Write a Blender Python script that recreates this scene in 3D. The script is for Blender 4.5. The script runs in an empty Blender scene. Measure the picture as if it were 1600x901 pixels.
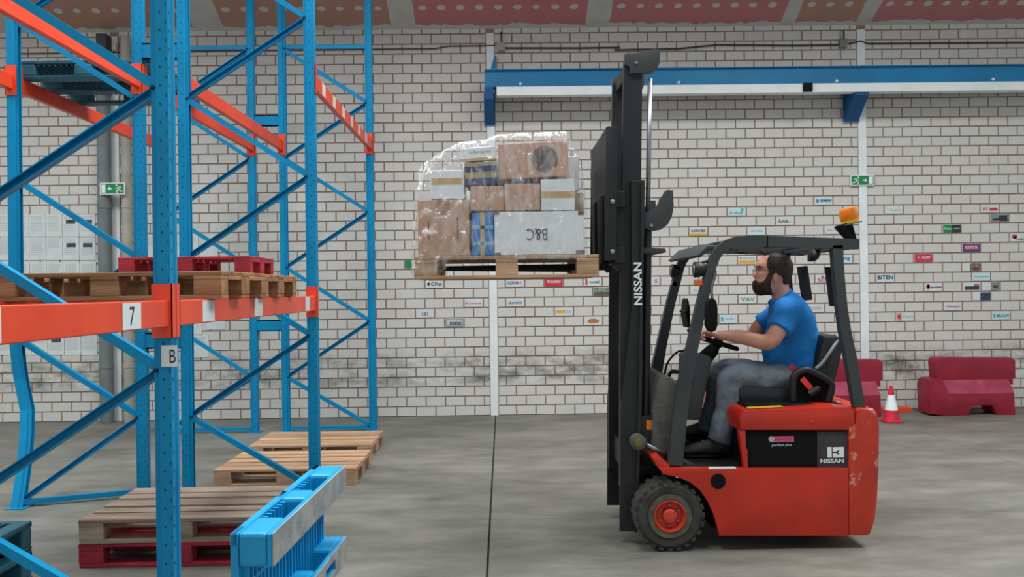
import bpy, bmesh, math, random
from mathutils import Vector, Matrix
random.seed(7)
R = math.radians
scene = bpy.context.scene
col = scene.collection

# ------------------------------------------------------------------ camera, world, light, exposure
F = 1280.0
CAM = Vector((0, 0, 1.63))
camd = bpy.data.cameras.new('camera'); camd.sensor_width = 36; camd.lens = 36 * F / 1600; camd.clip_start = .05
cam = bpy.data.objects.new('camera', camd); col.objects.link(cam)
CR = Matrix.Rotation(R(-0.67), 3, 'Z') @ Matrix.Rotation(R(90.12), 3, 'X') @ Matrix.Rotation(R(-0.75), 3, 'Z')
cam.matrix_world = Matrix.Translation(CAM) @ CR.to_4x4()
scene.camera = cam

world = bpy.data.worlds.new('world'); scene.world = world; world.use_nodes = True
bg = world.node_tree.nodes['Background']; bg.inputs[0].default_value = (.86, .95, 1, 1); bg.inputs[1].default_value = .56

vs = scene.view_settings
vs.view_transform = 'Standard'; vs.look = 'None'; vs.gamma = 1; vs.use_curve_mapping = False; vs.exposure = 0.3

D = 10.7                 # distance of the block wall
ZE, SL = 5.05, .47       # eaves height, roof slope
def roof_z(y): return ZE + SL * (D - y)
def rooflight(x, y, lx, ly, power):
    l = bpy.data.lights.new('rooflight', 'AREA'); l.shape = 'RECTANGLE'; l.size = lx; l.size_y = ly
    l.energy = power; l.color = (.93, .98, 1)
    o = bpy.data.objects.new('rooflight', l); col.objects.link(o)
    o.location = (x, y, roof_z(y) - .12); o.rotation_euler = (math.atan(-SL), 0, 0)
ROOFL = [(-6.5, 6.2), (-1.0, 6.2), (4.5, 6.2), (-6.5, 2.2), (-1.0, 2.2), (4.5, 2.2)]
for x, y in ROOFL: rooflight(x, y, 2.2, 2.6, 300)

def W(x, y, d):          # point of the place seen at photo pixel (x, y), standing d metres away
    v = CR @ Vector(((x - 800) / F, (450.5 - y) / F, -1))
    return CAM + v * (d / v.y)

# ------------------------------------------------------------------ materials
def lin(c):
    if isinstance(c, str): c = [int(c[i:i+2], 16) / 255 for i in (0, 2, 4)]
    return tuple(((v / 12.92) if v <= .04045 else ((v + .055) / 1.055) ** 2.4) for v in c)
MATS = {}
def mat(name, c1, c2=None, scale=6, rough=.5, metal=0, bump=0, bscale=60, stretch=None, spec=.5, coat=0, rand=0, contrast=(.35, .65), detail=5):
    if name in MATS: return MATS[name]
    m = bpy.data.materials.new(name); m.use_nodes = True; nt = m.node_tree; N = nt.nodes; L = nt.links
    b = N['Principled BSDF']; b.inputs['Roughness'].default_value = rough; b.inputs['Metallic'].default_value = metal
    b.inputs['Specular IOR Level'].default_value = spec; b.inputs['Coat Weight'].default_value = coat
    a = lin(c1); b.inputs['Base Color'].default_value = (*a, 1)
    geo = N.new('ShaderNodeNewGeometry'); src = geo.outputs['Position']
    if stretch:
        mp = N.new('ShaderNodeMapping'); mp.inputs['Scale'].default_value = stretch; L.new(src, mp.inputs[0]); src = mp.outputs[0]
    out = None
    if c2:
        n = N.new('ShaderNodeTexNoise'); n.inputs['Scale'].default_value = scale; n.inputs['Detail'].default_value = detail
        L.new(src, n.inputs['Vector'])
        r = N.new('ShaderNodeMapRange'); r.inputs[1].default_value, r.inputs[2].default_value = contrast; L.new(n.outputs[0], r.inputs[0])
        mx = N.new('ShaderNodeMix'); mx.data_type = 'RGBA'; mx.inputs[6].default_value = (*a, 1); mx.inputs[7].default_value = (*lin(c2), 1)
        L.new(r.outputs[0], mx.inputs[0]); out = mx.outputs[2]
    if rand:
        oi = N.new('ShaderNodeObjectInfo'); mr = N.new('ShaderNodeMapRange')
        mr.inputs[3].default_value = 1 - rand; mr.inputs[4].default_value = 1 + rand * .6; L.new(oi.outputs['Random'], mr.inputs[0])
        hs = N.new('ShaderNodeHueSaturation'); L.new(mr.outputs[0], hs.inputs['Value'])
        if out: L.new(out, hs.inputs['Color'])
        else: hs.inputs['Color'].default_value = (*a, 1)
        out = hs.outputs[0]
    if out: L.new(out, b.inputs['Base Color'])
    if bump:
        n = N.new('ShaderNodeTexNoise'); n.inputs['Scale'].default_value = bscale; n.inputs['Detail'].default_value = 4; L.new(src, n.inputs['Vector'])
        bp = N.new('ShaderNodeBump'); bp.inputs['Strength'].default_value = bump; bp.inputs['Distance'].default_value = .01
        L.new(n.outputs[0], bp.inputs['Height']); L.new(bp.outputs[0], b.inputs['Normal'])
    MATS[name] = m; return m

M_BLUE = mat('rack_blue_paint', '008aba', '007eae', 3, .42, bump=.05, bscale=25, spec=.28)
M_HOLE = mat('slot_dark', '04253c', rough=.8)
M_ORANGE = mat('beam_orange_paint', 'ee4f2b', 'e2452a', 4, .4, bump=.04)
M_WHITE = mat('white_paint', 'f4f8f8', 'e8eded', 5, .5)
M_PAPER = mat('paper_white', 'dfe4e2', 'd6dcda', 8, .7)
M_INK = mat('ink_grey', '9aa2a4', rough=.8)
M_INKD = mat('ink_dark', '2c3135', rough=.8)
M_WOOD = mat('pallet_wood', 'c9a686', 'ad8462', 5, .75, bump=.25, bscale=40, stretch=(.35, 4, 4), rand=.22)
M_WOODG = mat('pallet_wood_weathered', 'b6a493', '927b67', 5, .8, bump=.3, bscale=40, stretch=(.35, 4, 4), rand=.2)
M_WOODB = mat('pallet_wood_brown', 'b0835a', '8e6340', 5, .8, bump=.3, bscale=40, stretch=(.35, 4, 4), rand=.22)
M_WOODR = mat('pallet_red_paint', 'b22a3e', '8e2233', 9, .7, bump=.2, bscale=50, rand=.12)
M_PBLUE = mat('plastic_blue', '0a9fd6', '0890c6', 5, .42, bump=.1, bscale=80)
M_PGREY = mat('plastic_scuffed_grey', '9c9f9b', '80878a', 12, .75, bump=.3, bscale=60)
M_PTEAL = mat('plastic_dark_teal', '2d6f80', '255a6b', 6, .6, bump=.15, bscale=70)
M_RED = mat('forklift_red', 'cc2a13', 'b3230f', 3.2, .34, bump=.03, bscale=20, coat=.15)
M_BLACK = mat('forklift_black', '191c1e', '141617', 4, .5, bump=.06, bscale=60)
M_MAST = mat('mast_charcoal', '1e2123', '17191b', 3, .5, bump=.06, bscale=40)
M_GUARD = mat('guard_charcoal', '3c4143', '343839', 3, .55, bump=.05, bscale=90)
M_DARK = mat('matte_black', '0a0b0c', rough=.75, spec=.2)
M_RUB = mat('rubber', '46443f', '322f2c', 14, .9, bump=.3, bscale=50)
M_RUBW = mat('rubber_sidewall', '6a6654', '4e4a40', 16, .9)
M_CHROME = mat('chrome_rod', '9a9da3', rough=.38, metal=.85)
M_STEEL = mat('bolt_steel', '9b9893', rough=.4, metal=.8)
M_DUST = mat('dusty_grey_plastic', '63635c', '4d4e4a', 14, .8, bump=.1)
M_VINYL = mat('seat_vinyl', '25292c', '1e2123', 6, .42, bump=.05)
M_AMBER = mat('amber_lens', 'f08a1c', 'e66f10', 30, .2)
M_YELLOW = mat('yellow_label', 'd8b02a', 'caa420', 12, .6)
M_CARD = mat('cardboard', 'bf987e', 'b28a70', 4, .75, bump=.04, bscale=30)
M_CARD2 = mat('cardboard_dark', 'ad8165', '9e7458', 4, .75)
M_TAPE = mat('tan_tape', 'c2a26b', 'b59458', 14, .4)
M_WBOX = mat('white_carton', 'e2e4e6', 'd3d6d9', 5, .6)
M_NAVY = mat('navy_carton', '28406e', '1f3258', 6, .6)
M_KHAKI = mat('khaki_carton', 'a59667', '94875c', 8, .6)
M_BBOX = mat('blue_carton', '1479c4', '0f6bb2', 6, .6)
M_BARR = mat('barrier_red_plastic', '9c1a33', '86142a', 4, .5, bump=.08, bscale=20)
M_CONE = mat('cone_red', 'd81f3c', 'c01a34', 8, .5)
M_ORG = mat('orange_plastic', 'e2502c', rough=.5)
M_PIPE = mat('grey_pipe', '7e8484', '6f7575', 4, .55)
M_PIPEB = mat('beige_pipe', 'b4b2a4', 'a5a395', 4, .6)
M_CRANE = mat('crane_blue_paint', '0a7eb0', '0872a4', 2, .45)
M_BRACK = mat('bracket_blue_paint', '0c5a92', '0a4f84', 2, .5)
M_CABLE = mat('cable_brown', '4a3733', rough=.7)
M_GREEN = mat('sign_green', '0f8a50', rough=.5)
M_SKIN = mat('skin', 'd59c86', 'c88871', 9, .55, bump=.03, bscale=120)
M_HAIR = mat('hair_dark', '33281f', '241b16', 40, .75, bump=.5, bscale=180)
M_BEARD = mat('beard_dark', '40241b', '2c1812', 50, .8, bump=.6, bscale=200)
M_SHIRT = mat('tshirt_blue', '0e7fd0', '0a74c2', 6, .8, bump=.35, bscale=9)
M_TROU = mat('trousers_grey', '78828c', '646d78', 10, .85, bump=.6, bscale=14)
M_SHOE = mat('shoe_dark', '2b2c2e', '202122', 12, .7)
M_SIGNR = mat('sign_red', 'd63048', rough=.5)
M_SIGNP = mat('sign_purple', '53437c', rough=.5)
M_SIGNB = mat('sign_blue', '2d7fae', rough=.5)
M_SIGNT = mat('sign_teal', '63b5b0', rough=.5)
M_SIGNY = mat('sign_yellow', 'e3b33e', rough=.5)
M_SIGNO = mat('sign_orange_brown', 'c4733a', rough=.5)
M_SIGNK = mat('sign_black', '2e3335', rough=.5)
M_PINK = mat('sticker_pink', 'd9567f', rough=.5)
M_LBLUE = mat('sticker_light_blue', '8fb3c4', rough=.5)
M_MAROON = mat('box_print_dark', '51443f', '6b5a52', 20, .7)

def wall_mat(name, c1, c2, smudge, bump):
    m = bpy.data.materials.new(name); m.use_nodes = True; nt = m.node_tree; N = nt.nodes; L = nt.links
    b = N['Principled BSDF']; b.inputs['Roughness'].default_value = .8; b.inputs['Specular IOR Level'].default_value = .25
    g = N.new('ShaderNodeNewGeometry')
    n = N.new('ShaderNodeTexNoise'); n.inputs['Scale'].default_value = 3.3; n.inputs['Detail'].default_value = 6; L.new(g.outputs[0], n.inputs['Vector'])
    mx = N.new('ShaderNodeMix'); mx.data_type = 'RGBA'; mx.inputs[6].default_value = (*lin(c1), 1); mx.inputs[7].default_value = (*lin(c2), 1); L.new(n.outputs[0], mx.inputs[0])
    # scuffs where pallets and bumpers have rubbed: a band at 0.35 - 0.85 m above the floor
    sp = N.new('ShaderNodeSeparateXYZ'); L.new(g.outputs[0], sp.inputs[0])
    r1 = N.new('ShaderNodeMapRange'); r1.interpolation_type = 'SMOOTHSTEP'; r1.inputs[1].default_value = .3; r1.inputs[2].default_value = .52; L.new(sp.outputs[2], r1.inputs[0])
    r2 = N.new('ShaderNodeMapRange'); r2.interpolation_type = 'SMOOTHSTEP'; r2.inputs[1].default_value = .95; r2.inputs[2].default_value = .62; L.new(sp.outputs[2], r2.inputs[0])
    mp = N.new('ShaderNodeMapping'); mp.inputs['Scale'].default_value = (1, 1, 2.2); L.new(g.outputs[0], mp.inputs[0])
    n2 = N.new('ShaderNodeTexNoise'); n2.inputs['Scale'].default_value = 2.1; n2.inputs['Detail'].default_value = 7; n2.inputs['Roughness'].default_value = .65; L.new(mp.outputs[0], n2.inputs['Vector'])
    r3 = N.new('ShaderNodeMapRange'); r3.inputs[1].default_value = .42; r3.inputs[2].default_value = .66; r3.inputs[4].default_value = smudge; L.new(n2.outputs[0], r3.inputs[0])
    m1 = N.new('ShaderNodeMath'); m1.operation = 'MULTIPLY'; L.new(r1.outputs[0], m1.inputs[0]); L.new(r2.outputs[0], m1.inputs[1])
    m2 = N.new('ShaderNodeMath'); m2.operation = 'MULTIPLY'; L.new(m1.outputs[0], m2.inputs[0]); L.new(r3.outputs[0], m2.inputs[1])
    m3 = N.new('ShaderNodeMix'); m3.data_type = 'RGBA'; m3.inputs[7].default_value = (*lin('5a5850'), 1); L.new(m2.outputs[0], m3.inputs[0]); L.new(mx.outputs[2], m3.inputs[6])
    L.new(m3.outputs[2], b.inputs['Base Color'])
    nb = N.new('ShaderNodeTexNoise'); nb.inputs['Scale'].default_value = 45; L.new(g.outputs[0], nb.inputs['Vector'])
    bp = N.new('ShaderNodeBump'); bp.inputs['Strength'].default_value = bump; bp.inputs['Distance'].default_value = .006; L.new(nb.outputs[0], bp.inputs['Height']); L.new(bp.outputs[0], b.inputs['Normal'])
    return m
M_BRICK = wall_mat('white_block', 'dedcd6', 'd0cdc6', 1.0, .25)
M_MORTAR = wall_mat('mortar_brown', 'a28577', '957a6e', .6, .3)

def floor_mat():
    m = bpy.data.materials.new('worn_concrete'); m.use_nodes = True; nt = m.node_tree; N = nt.nodes; L = nt.links
    b = N['Principled BSDF']; g = N.new('ShaderNodeNewGeometry')
    def noise(s, st, d, r=.6):
        mp = N.new('ShaderNodeMapping'); mp.inputs['Scale'].default_value = st; L.new(g.outputs[0], mp.inputs[0])
        n = N.new('ShaderNodeTexNoise'); n.inputs['Scale'].default_value = s; n.inputs['Detail'].default_value = d; n.inputs['Roughness'].default_value = r; L.new(mp.outputs[0], n.inputs['Vector']); return n
    n1 = noise(.7, (.8, 1.2, 1), 7); n2 = noise(2.6, (.6, 1.6, 1), 8, .7)
    r = N.new('ShaderNodeValToRGB'); e = r.color_ramp.elements
    e[0].position = .33; e[0].color = (*lin('535249'), 1); e[1].position = .68; e[1].color = (*lin('928f86'), 1)
    x = e.new(.5); x.color = (*lin('74726a'), 1)
    ad = N.new('ShaderNodeMix'); ad.data_type = 'FLOAT'; ad.inputs[0].default_value = .5; L.new(n1.outputs[0], ad.inputs[2]); L.new(n2.outputs[0], ad.inputs[3])
    L.new(ad.outputs[0], r.inputs[0]); L.new(r.outputs[0], b.inputs['Base Color'])
    rr = N.new('ShaderNodeMapRange'); rr.inputs[3].default_value = .42; rr.inputs[4].default_value = .7; L.new(n2.outputs[0], rr.inputs[0]); L.new(rr.outputs[0], b.inputs['Roughness'])
    b.inputs['Specular IOR Level'].default_value = .4
    return m
M_FLOOR = floor_mat()

# ------------------------------------------------------------------ mesh helpers
def bm_new(): return bmesh.new()
def box(bm, x0, x1, y0, y1, z0, z1, bev=0, seg=1):
    v = [bm.verts.new((x, y, z)) for x in (x0, x1) for y in (y0, y1) for z in (z0, z1)]
    fs = [bm.faces.new([v[i] for i in q]) for q in ((0, 1, 3, 2), (4, 6, 7, 5), (0, 4, 5, 1), (2, 3, 7, 6), (0, 2, 6, 4), (1, 5, 7, 3))]
    if bev: bmesh.ops.bevel(bm, geom=list({e for f in fs for e in f.edges}), offset=bev, segments=seg, affect='EDGES', profile=.5)
    return v
def prism(bm, pts, y0, y1, bev=0, seg=2):
    """outline of (x, z) points, extruded from y0 to y1"""
    a = [bm.verts.new((p[0], y0, p[1])) for p in pts]; b = [bm.verts.new((p[0], y1, p[1])) for p in pts]
    n = len(pts); fs = [bm.faces.new(a), bm.faces.new(b[::-1])]
    for i in range(n): fs.append(bm.faces.new((a[i], b[i], b[(i+1) % n], a[(i+1) % n])))
    bmesh.ops.recalc_face_normals(bm, faces=fs)
    if bev:
        es = [e for f in fs[:2] for e in f.edges]
        bmesh.ops.bevel(bm, geom=list(set(es)), offset=bev, segments=seg, affect='EDGES', profile=.6)
def frame_axes(t, up=Vector((0, 0, 1))):
    t = t.normalized()
    if abs(t.dot(up)) > .98: up = Vector((1, 0, 0))
    a = t.cross(up).normalized(); return a, a.cross(t).normalized()
def tube(bm, pts, r, n=10, caps=True, closed=False, flat=1.0, up=Vector((0, 0, 1))):
    pts = [Vector(p) for p in pts]; k = len(pts); rs = r if isinstance(r, (list, tuple)) else [r] * k
    rings = []; pa = None
    for i, p in enumerate(pts):
        if closed: t = pts[(i+1) % k] - pts[i-1]
        else: t = pts[min(i+1, k-1)] - pts[max(i-1, 0)]
        t.normalize()
        if pa is None: a, b = frame_axes(t, up)
        else:
            a = (pa - t * pa.dot(t)).normalized(); b = a.cross(t)
        pa = a
        rings.append([bm.verts.new(p + (a * math.cos(2*math.pi*j/n) + b * math.sin(2*math.pi*j/n) * flat) * rs[i]) for j in range(n)])
    for i in range(k if closed else k-1):
        q = rings[(i+1) % k]
        for j in range(n): bm.faces.new((rings[i][j], q[j], q[(j+1) % n], rings[i][(j+1) % n]))
    if caps and not closed: bm.faces.new(rings[0]); bm.faces.new(rings[-1][::-1])
def bar(bm, p0, p1, w, h, up=Vector((0, 0, 1)), bev=0):
    """rectangular bar: w across (perpendicular to up), h along up"""
    p0, p1 = Vector(p0), Vector(p1); a, b = frame_axes(p1 - p0, up)
    v = [bm.verts.new(p + a * (w/2) * i + b * (h/2) * j) for p in (p0, p1) for i, j in ((-1, -1), (1, -1), (1, 1), (-1, 1))]
    fs = [bm.faces.new([v[i] for i in q]) for q in ((0, 3, 2, 1), (4, 5, 6, 7), (0, 1, 5, 4), (1, 2, 6, 5), (2, 3, 7, 6), (3, 0, 4, 7))]
    if bev: bmesh.ops.bevel(bm, geom=list({e for f in fs for e in f.edges}), offset=bev, segments=2, affect='EDGES', profile=.5)
def ribbon(bm, pts, w, h, y):
    """bar swept along a path in the x-z plane: h in plane, w along y, centred on y"""
    pts = [Vector((p[0], 0, p[1])) for p in pts]; k = len(pts); rings = []
    hs = h if isinstance(h, (list, tuple)) else [h] * k
    for i, p in enumerate(pts):
        t = (pts[min(i+1, k-1)] - pts[max(i-1, 0)]).normalized(); nn = Vector((-t.z, 0, t.x))
        rings.append([bm.verts.new((q.x, y + s * w/2, q.z)) for q, s in ((p + nn*hs[i]/2, -1), (p + nn*hs[i]/2, 1), (p - nn*hs[i]/2, 1), (p - nn*hs[i]/2, -1))])
    for i in range(k-1):
        for j in range(4): bm.faces.new((rings[i][j], rings[i+1][j], rings[i+1][(j+1) % 4], rings[i][(j+1) % 4]))
    bm.faces.new(rings[0][::-1]); bm.faces.new(rings[-1]); bmesh.ops.recalc_face_normals(bm, faces=bm.faces)
def lathe(bm, prof, c, axis='Z', n=24, caps=(True, True)):
    """profile of (r, h) turned about an axis through c"""
    rings = []
    for r, h in prof:
        ring = []
        for j in range(n):
            a = 2*math.pi*j/n; u, v = r*math.cos(a), r*math.sin(a)
            ring.append(bm.verts.new(Vector(c) + (Vector((u, v, h)) if axis == 'Z' else Vector((u, h, v)) if axis == 'Y' else Vector((h, u, v)))))
        rings.append(ring)
    fs = []
    for a, b in zip(rings, rings[1:]):
        for j in range(n): fs.append(bm.faces.new((a[j], b[j], b[(j+1) % n], a[(j+1) % n])))
    if caps[0]: fs.append(bm.faces.new(rings[0]))
    if caps[1]: fs.append(bm.faces.new(rings[-1]))
    bmesh.ops.recalc_face_normals(bm, faces=fs)
def loft(bm, secs, n=20):
    """secs: (centre, half-axis a, half-axis b) vectors"""
    rings = []
    for c, a, b in secs:
        c, a, b = Vector(c), Vector(a), Vector(b)
        rings.append([bm.verts.new(c + a*math.cos(2*math.pi*j/n) + b*math.sin(2*math.pi*j/n)) for j in range(n)])
    fs = []
    for p, q in zip(rings, rings[1:]):
        for j in range(n): fs.append(bm.faces.new((p[j], q[j], q[(j+1) % n], p[(j+1) % n])))
    fs.append(bm.faces.new(rings[0])); fs.append(bm.faces.new(rings[-1])); bmesh.ops.recalc_face_normals(bm, faces=fs)
def spline(pts, m=6):
    pts = [Vector(p) for p in pts]; out = []
    for i in range(len(pts)-1):
        p0, p1, p2, p3 = pts[max(i-1, 0)], pts[i], pts[i+1], pts[min(i+2, len(pts)-1)]
        for k in range(m):
            t = k/m; out.append(.5*((2*p1) + (p2-p0)*t + (2*p0-5*p1+4*p2-p3)*t*t + (3*p1-p0-3*p2+p3)*t*t*t))
    out.append(pts[-1]); return out
def limb(bm, pts, rs, n=14, m=5, flat=1.0):
    P = spline(pts, m); Rr = [v.x for v in spline([(r, 0, 0) for r in rs], m)]
    tube(bm, P, Rr, n, flat=flat)
def ball(bm, c, r, n=12, sx=1, sy=1, sz=1):
    bmesh.ops.create_uvsphere(bm, u_segments=n*2, v_segments=n, radius=1, matrix=Matrix.Translation(Vector(c)) @ Matrix.Diagonal((r*sx, r*sy, r*sz, 1)))

def worldpos(o):
    p = Vector((0, 0, 0))
    while o is not None: p += o.location; o = o.parent
    return p
def obj(name, bm, material, parent=None, smooth=False, local=False):
    """link a bmesh as one mesh object; unless local, its vertices are given in world metres"""
    me = bpy.data.meshes.new(name)
    if parent is not None and not local:
        bmesh.ops.translate(bm, verts=bm.verts, vec=-worldpos(parent))
    bm.to_mesh(me); bm.free()
    if smooth:
        for p in me.polygons: p.use_smooth = True
        if smooth != 'all':
            try: me.set_sharp_from_angle(angle=R(38))
            except Exception: pass
    me.materials.append(material)
    o = bpy.data.objects.new(name, me); o.parent = parent; col.objects.link(o); return o
def centred(name, bm, material, **k):
    """top-level mesh whose origin sits at the bottom centre of its shape"""
    xs = [v.co for v in bm.verts]; lo = Vector([min(v[i] for v in xs) for i in range(3)]); hi = Vector([max(v[i] for v in xs) for i in range(3)])
    c = Vector(((lo.x+hi.x)/2, (lo.y+hi.y)/2, lo.z)); bmesh.ops.translate(bm, verts=bm.verts, vec=-c)
    o = obj(name, bm, material, None, **k); o.location = c; return o
def tag(o, label=None, cat=None, group=None, kind=None):
    if label: o['label'] = label
    if cat: o['category'] = cat
    if group: o['group'] = group
    if kind: o['kind'] = kind
    return o
def thing(name, loc, label, cat, group=None):
    o = bpy.data.objects.new(name, None); o.location = loc; o.empty_display_size = .1; col.objects.link(o); return tag(o, label, cat, group)
def copy_tree(o, parent=None):
    c = o.copy(); col.objects.link(c); c.parent = parent
    for ch in list(o.children): copy_tree(ch, c)
    return c
def remat(o, table):
    for ch in [o] + list(o.children_recursive):
        if ch.type == 'MESH' and ch.data.materials and ch.data.materials[0] in table:
            ch.data = ch.data.copy(); ch.data.materials[0] = table[ch.data.materials[0]]
def textmesh(body, width, height, bold=False, stretch=True):
    """lettering as a bmesh in the x-z plane facing -y, centred, fitted to width x height"""
    cu = bpy.data.curves.new('t', 'FONT'); cu.body = body; cu.size = 1; cu.align_x = 'CENTER'; cu.resolution_u = 3
    if bold: cu.offset = .025
    o = bpy.data.objects.new('t', cu); col.objects.link(o)
    dg = bpy.context.evaluated_depsgraph_get(); me = bpy.data.meshes.new_from_object(o.evaluated_get(dg))
    bm = bmesh.new(); bm.from_mesh(me); bpy.data.objects.remove(o); bpy.data.curves.remove(cu); bpy.data.meshes.remove(me)
    xs = [v.co.x for v in bm.verts]; ys = [v.co.y for v in bm.verts]; cx, cy = (min(xs)+max(xs))/2, (min(ys)+max(ys))/2
    sx = width/(max(xs)-min(xs)); sy = height/(max(ys)-min(ys))
    if not stretch: sx = sy = min(sx, sy)
    for v in bm.verts: v.co = Vector(((v.co.x-cx)*sx, 0, (v.co.y-cy)*sy))
    return bm
def lettering(name, body, c, w, h, m, parent, bold=False, rot=0, stretch=True):
    bm = textmesh(body, w, h, bold, stretch)
    bmesh.ops.rotate(bm, verts=bm.verts, cent=(0, 0, 0), matrix=Matrix.Rotation(rot, 3, 'Y')); bmesh.ops.translate(bm, verts=bm.verts, vec=Vector(c))
    return obj(name, bm, m, parent)

# ------------------------------------------------------------------ the setting
# floor: concrete slabs over a dark bed, saw-cut joints between them
bm = bm_new(); box(bm, -16, 16, -9, 11.1, -.12, -.03); floor = tag(obj('floor', bm, mat('joint_dark', '3c3b38', rough=.9)), kind='structure')
JX = [-16, -9.61, -4.86, -.11, 4.64, 9.39, 16]; JY = [-9, -3.6, 1.1, 5.84, 11.1]
for i in range(6):
    for j in range(4):
        bm = bm_new(); g = .006; box(bm, JX[i]+g, JX[i+1]-g, JY[j]+g, JY[j+1]-g, -.03, 0, .004); obj('slab', bm, M_FLOOR, floor)

# block wall: bed of mortar, blocks proud of it
CW = .2538; CH = .1278
bm = bm_new(); box(bm, -16, 16, D+.007, D+.3, 0, ZE+.2); wall = tag(obj('wall_back', bm, M_MORTAR), kind='structure')
COLX = [W(x, 450, D).x for x in (-400, 183, 770.5, 1350, 1930)]; CWID = .112
PANELS = [(-16, COLX[0])] + [(COLX[i], COLX[i+1]) for i in range(4)] + [(COLX[4], 16)]
PH = {2: W(663.5, 443, D).x, 3: W(789.5, 443, D).x, 4: W(1368, 434, D).x}    # a joint of the reference course, per panel
REFROW = {2: 13, 3: 13, 4: 13}
zr = W(680, 443, D).z; 
for k, (px, py) in {2: (680, 443), 3: (803, 443), 4: (1382, 434)}.items(): REFROW[k] = int(W(px, py, D).z / CH)
def brick_x(panel, row):                      # first joint position modulo CW
    return PH.get(panel, .1) + (0 if (row - REFROW.get(panel, 0)) % 2 == 0 else CW/2)
GAP = .0105
spec = []
rows = int(ZE / CH) + 1
for pi_, (xa, xb) in enumerate(PANELS):
    a, b = xa + CWID/2, xb - CWID/2
    for r in range(rows):
        x = brick_x(pi_, r); x -= math.ceil((x - a) / CW) * CW
        z0, z1 = r*CH + GAP/2, min((r+1)*CH - GAP/2, ZE + .03)
        if z1 - z0 < .03: continue
        while x < b:
            l, h = max(x + GAP/2, a), min(x + CW - GAP/2, b)
            if h - l > .03: spec.append((l, h, z0, z1))
            x += CW
spec.sort(key=lambda s: ((s[0]+s[1])/2 + .3)**2 + ((s[2]+s[3])/2 - 1.5)**2)
def brick_bm(bm, l, h, z0, z1, j=0):
    y0 = D - .001 + j; y1 = D + .02; b = .004
    v = [bm.verts.new(p) for p in ((l, y1, z0), (h, y1, z0), (h, y1, z1), (l, y1, z1), (l+b, y0, z0+b), (h-b, y0, z0+b), (h-b, y0, z1-b), (l+b, y0, z1-b))]
    for q in ((4, 5, 6, 7), (0, 1, 5, 4), (1, 2, 6, 5), (2, 3, 7, 6), (3, 0, 4, 7)): bm.faces.new([v[i] for i in q])
shared = {}
for l, h, z0, z1 in spec[:300]:
    key = (round(h-l, 4), round(z1-z0, 4))
    if key not in shared:
        bm = bm_new(); brick_bm(bm, -(h-l)/2, (h-l)/2, 0, z1-z0); me = bpy.data.meshes.new('brick'); bm.to_mesh(me); bm.free(); me.materials.append(M_BRICK); shared[key] = me
    o = bpy.data.objects.new('brick', shared[key]); o.location = ((l+h)/2, random.uniform(-.0015, .001), z0); o.parent = wall; col.objects.link(o)
bm = bm_new()
for s in spec[300:]: brick_bm(bm, *s, j=random.uniform(-.0015, .001))
tag(obj('bricks', bm, M_BRICK, wall), kind='stuff')

# white steel posts let into the wall
for i, x in enumerate(COLX):
    bm = bm_new(); box(bm, x-CWID/2+.004, x+CWID/2-.004, D-.02, D+.05, 0, ZE-.06, .004); tag(obj('trim_%d' % (i+1), bm, M_WHITE), kind='structure')

# sloping plasterboard ceiling: filled joints, unpainted boards
def board_mat(name, c1, c2):
    m = bpy.data.materials.new(name); m.use_nodes = True; nt = m.node_tree; N = nt.nodes; L = nt.links
    b = N['Principled BSDF']; b.inputs['Roughness'].default_value = .85; b.inputs['Specular IOR Level'].default_value = .2
    uv = N.new('ShaderNodeUVMap'); g = N.new('ShaderNodeNewGeometry'); sp = N.new('ShaderNodeSeparateXYZ'); L.new(uv.outputs[0], sp.inputs[0])   # uv in metres from board edge
    n = N.new('ShaderNodeTexNoise'); n.inputs['Scale'].default_value = 5; n.inputs['Detail'].default_value = 4; L.new(g.outputs[0], n.inputs['Vector'])
    def math_(op, a, bb):
        q = N.new('ShaderNodeMath'); q.operation = op
        for i, v in enumerate((a, bb)):
            if isinstance(v, (int, float)): q.inputs[i].default_value = v
            else: L.new(v, q.inputs[i])
        return q.outputs[0]
    wob = math_('MULTIPLY', math_('SUBTRACT', n.outputs[0], .5), .16)
    v = math_('ADD', sp.outputs[1], wob)
    # screw spots every 0.24 m along rows 0.40 m apart
    fx = math_('SUBTRACT', math_('FRACT', math_('DIVIDE', sp.outputs[0], .24), 0), .5); fy = math_('SUBTRACT', math_('FRACT', math_('DIVIDE', math_('ADD', sp.outputs[1], -.2), .36), 0), .5)
    dx = math_('MULTIPLY', fx, .24); dy = math_('MULTIPLY', fy, .36)
    d2 = math_('ADD', math_('MULTIPLY', dx, dx), math_('MULTIPLY', math_('MULTIPLY', dy, dy), 1.4))
    dist = math_('ADD', math_('SQRT', d2, 0), math_('MULTIPLY', wob, .35))
    spot = math_('LESS_THAN', dist, .05)
    edge = math_('LESS_THAN', v, .075)
    u = math_('ADD', sp.outputs[0], math_('MULTIPLY', wob, .3)); edge2 = math_('LESS_THAN', u, .0)
    k = math_('MAXIMUM', math_('MAXIMUM', spot, edge), edge2)
    n2 = N.new('ShaderNodeTexNoise'); n2.inputs['Scale'].default_value = 7; L.new(g.outputs[0], n2.inputs['Vector'])
    mx = N.new('ShaderNodeMix'); mx.data_type = 'RGBA'; mx.inputs[6].default_value = (*lin(c1), 1); mx.inputs[7].default_value = (*lin(c2), 1); L.new(n2.outputs[0], mx.inputs[0])
    m2 = N.new('ShaderNodeMix'); m2.data_type = 'RGBA'; m2.inputs[7].default_value = (*lin('cbc9c4'), 1); L.new(k, m2.inputs[0]); L.new(mx.outputs[2], m2.inputs[6])
    L.new(m2.outputs[2], b.inputs['Base Color']); return m
M_BP = board_mat('plasterboard_pink', 'c98487', 'bd7a7d'); M_BB = board_mat('plasterboard_brown', 'bb9280', 'b08876')
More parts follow.
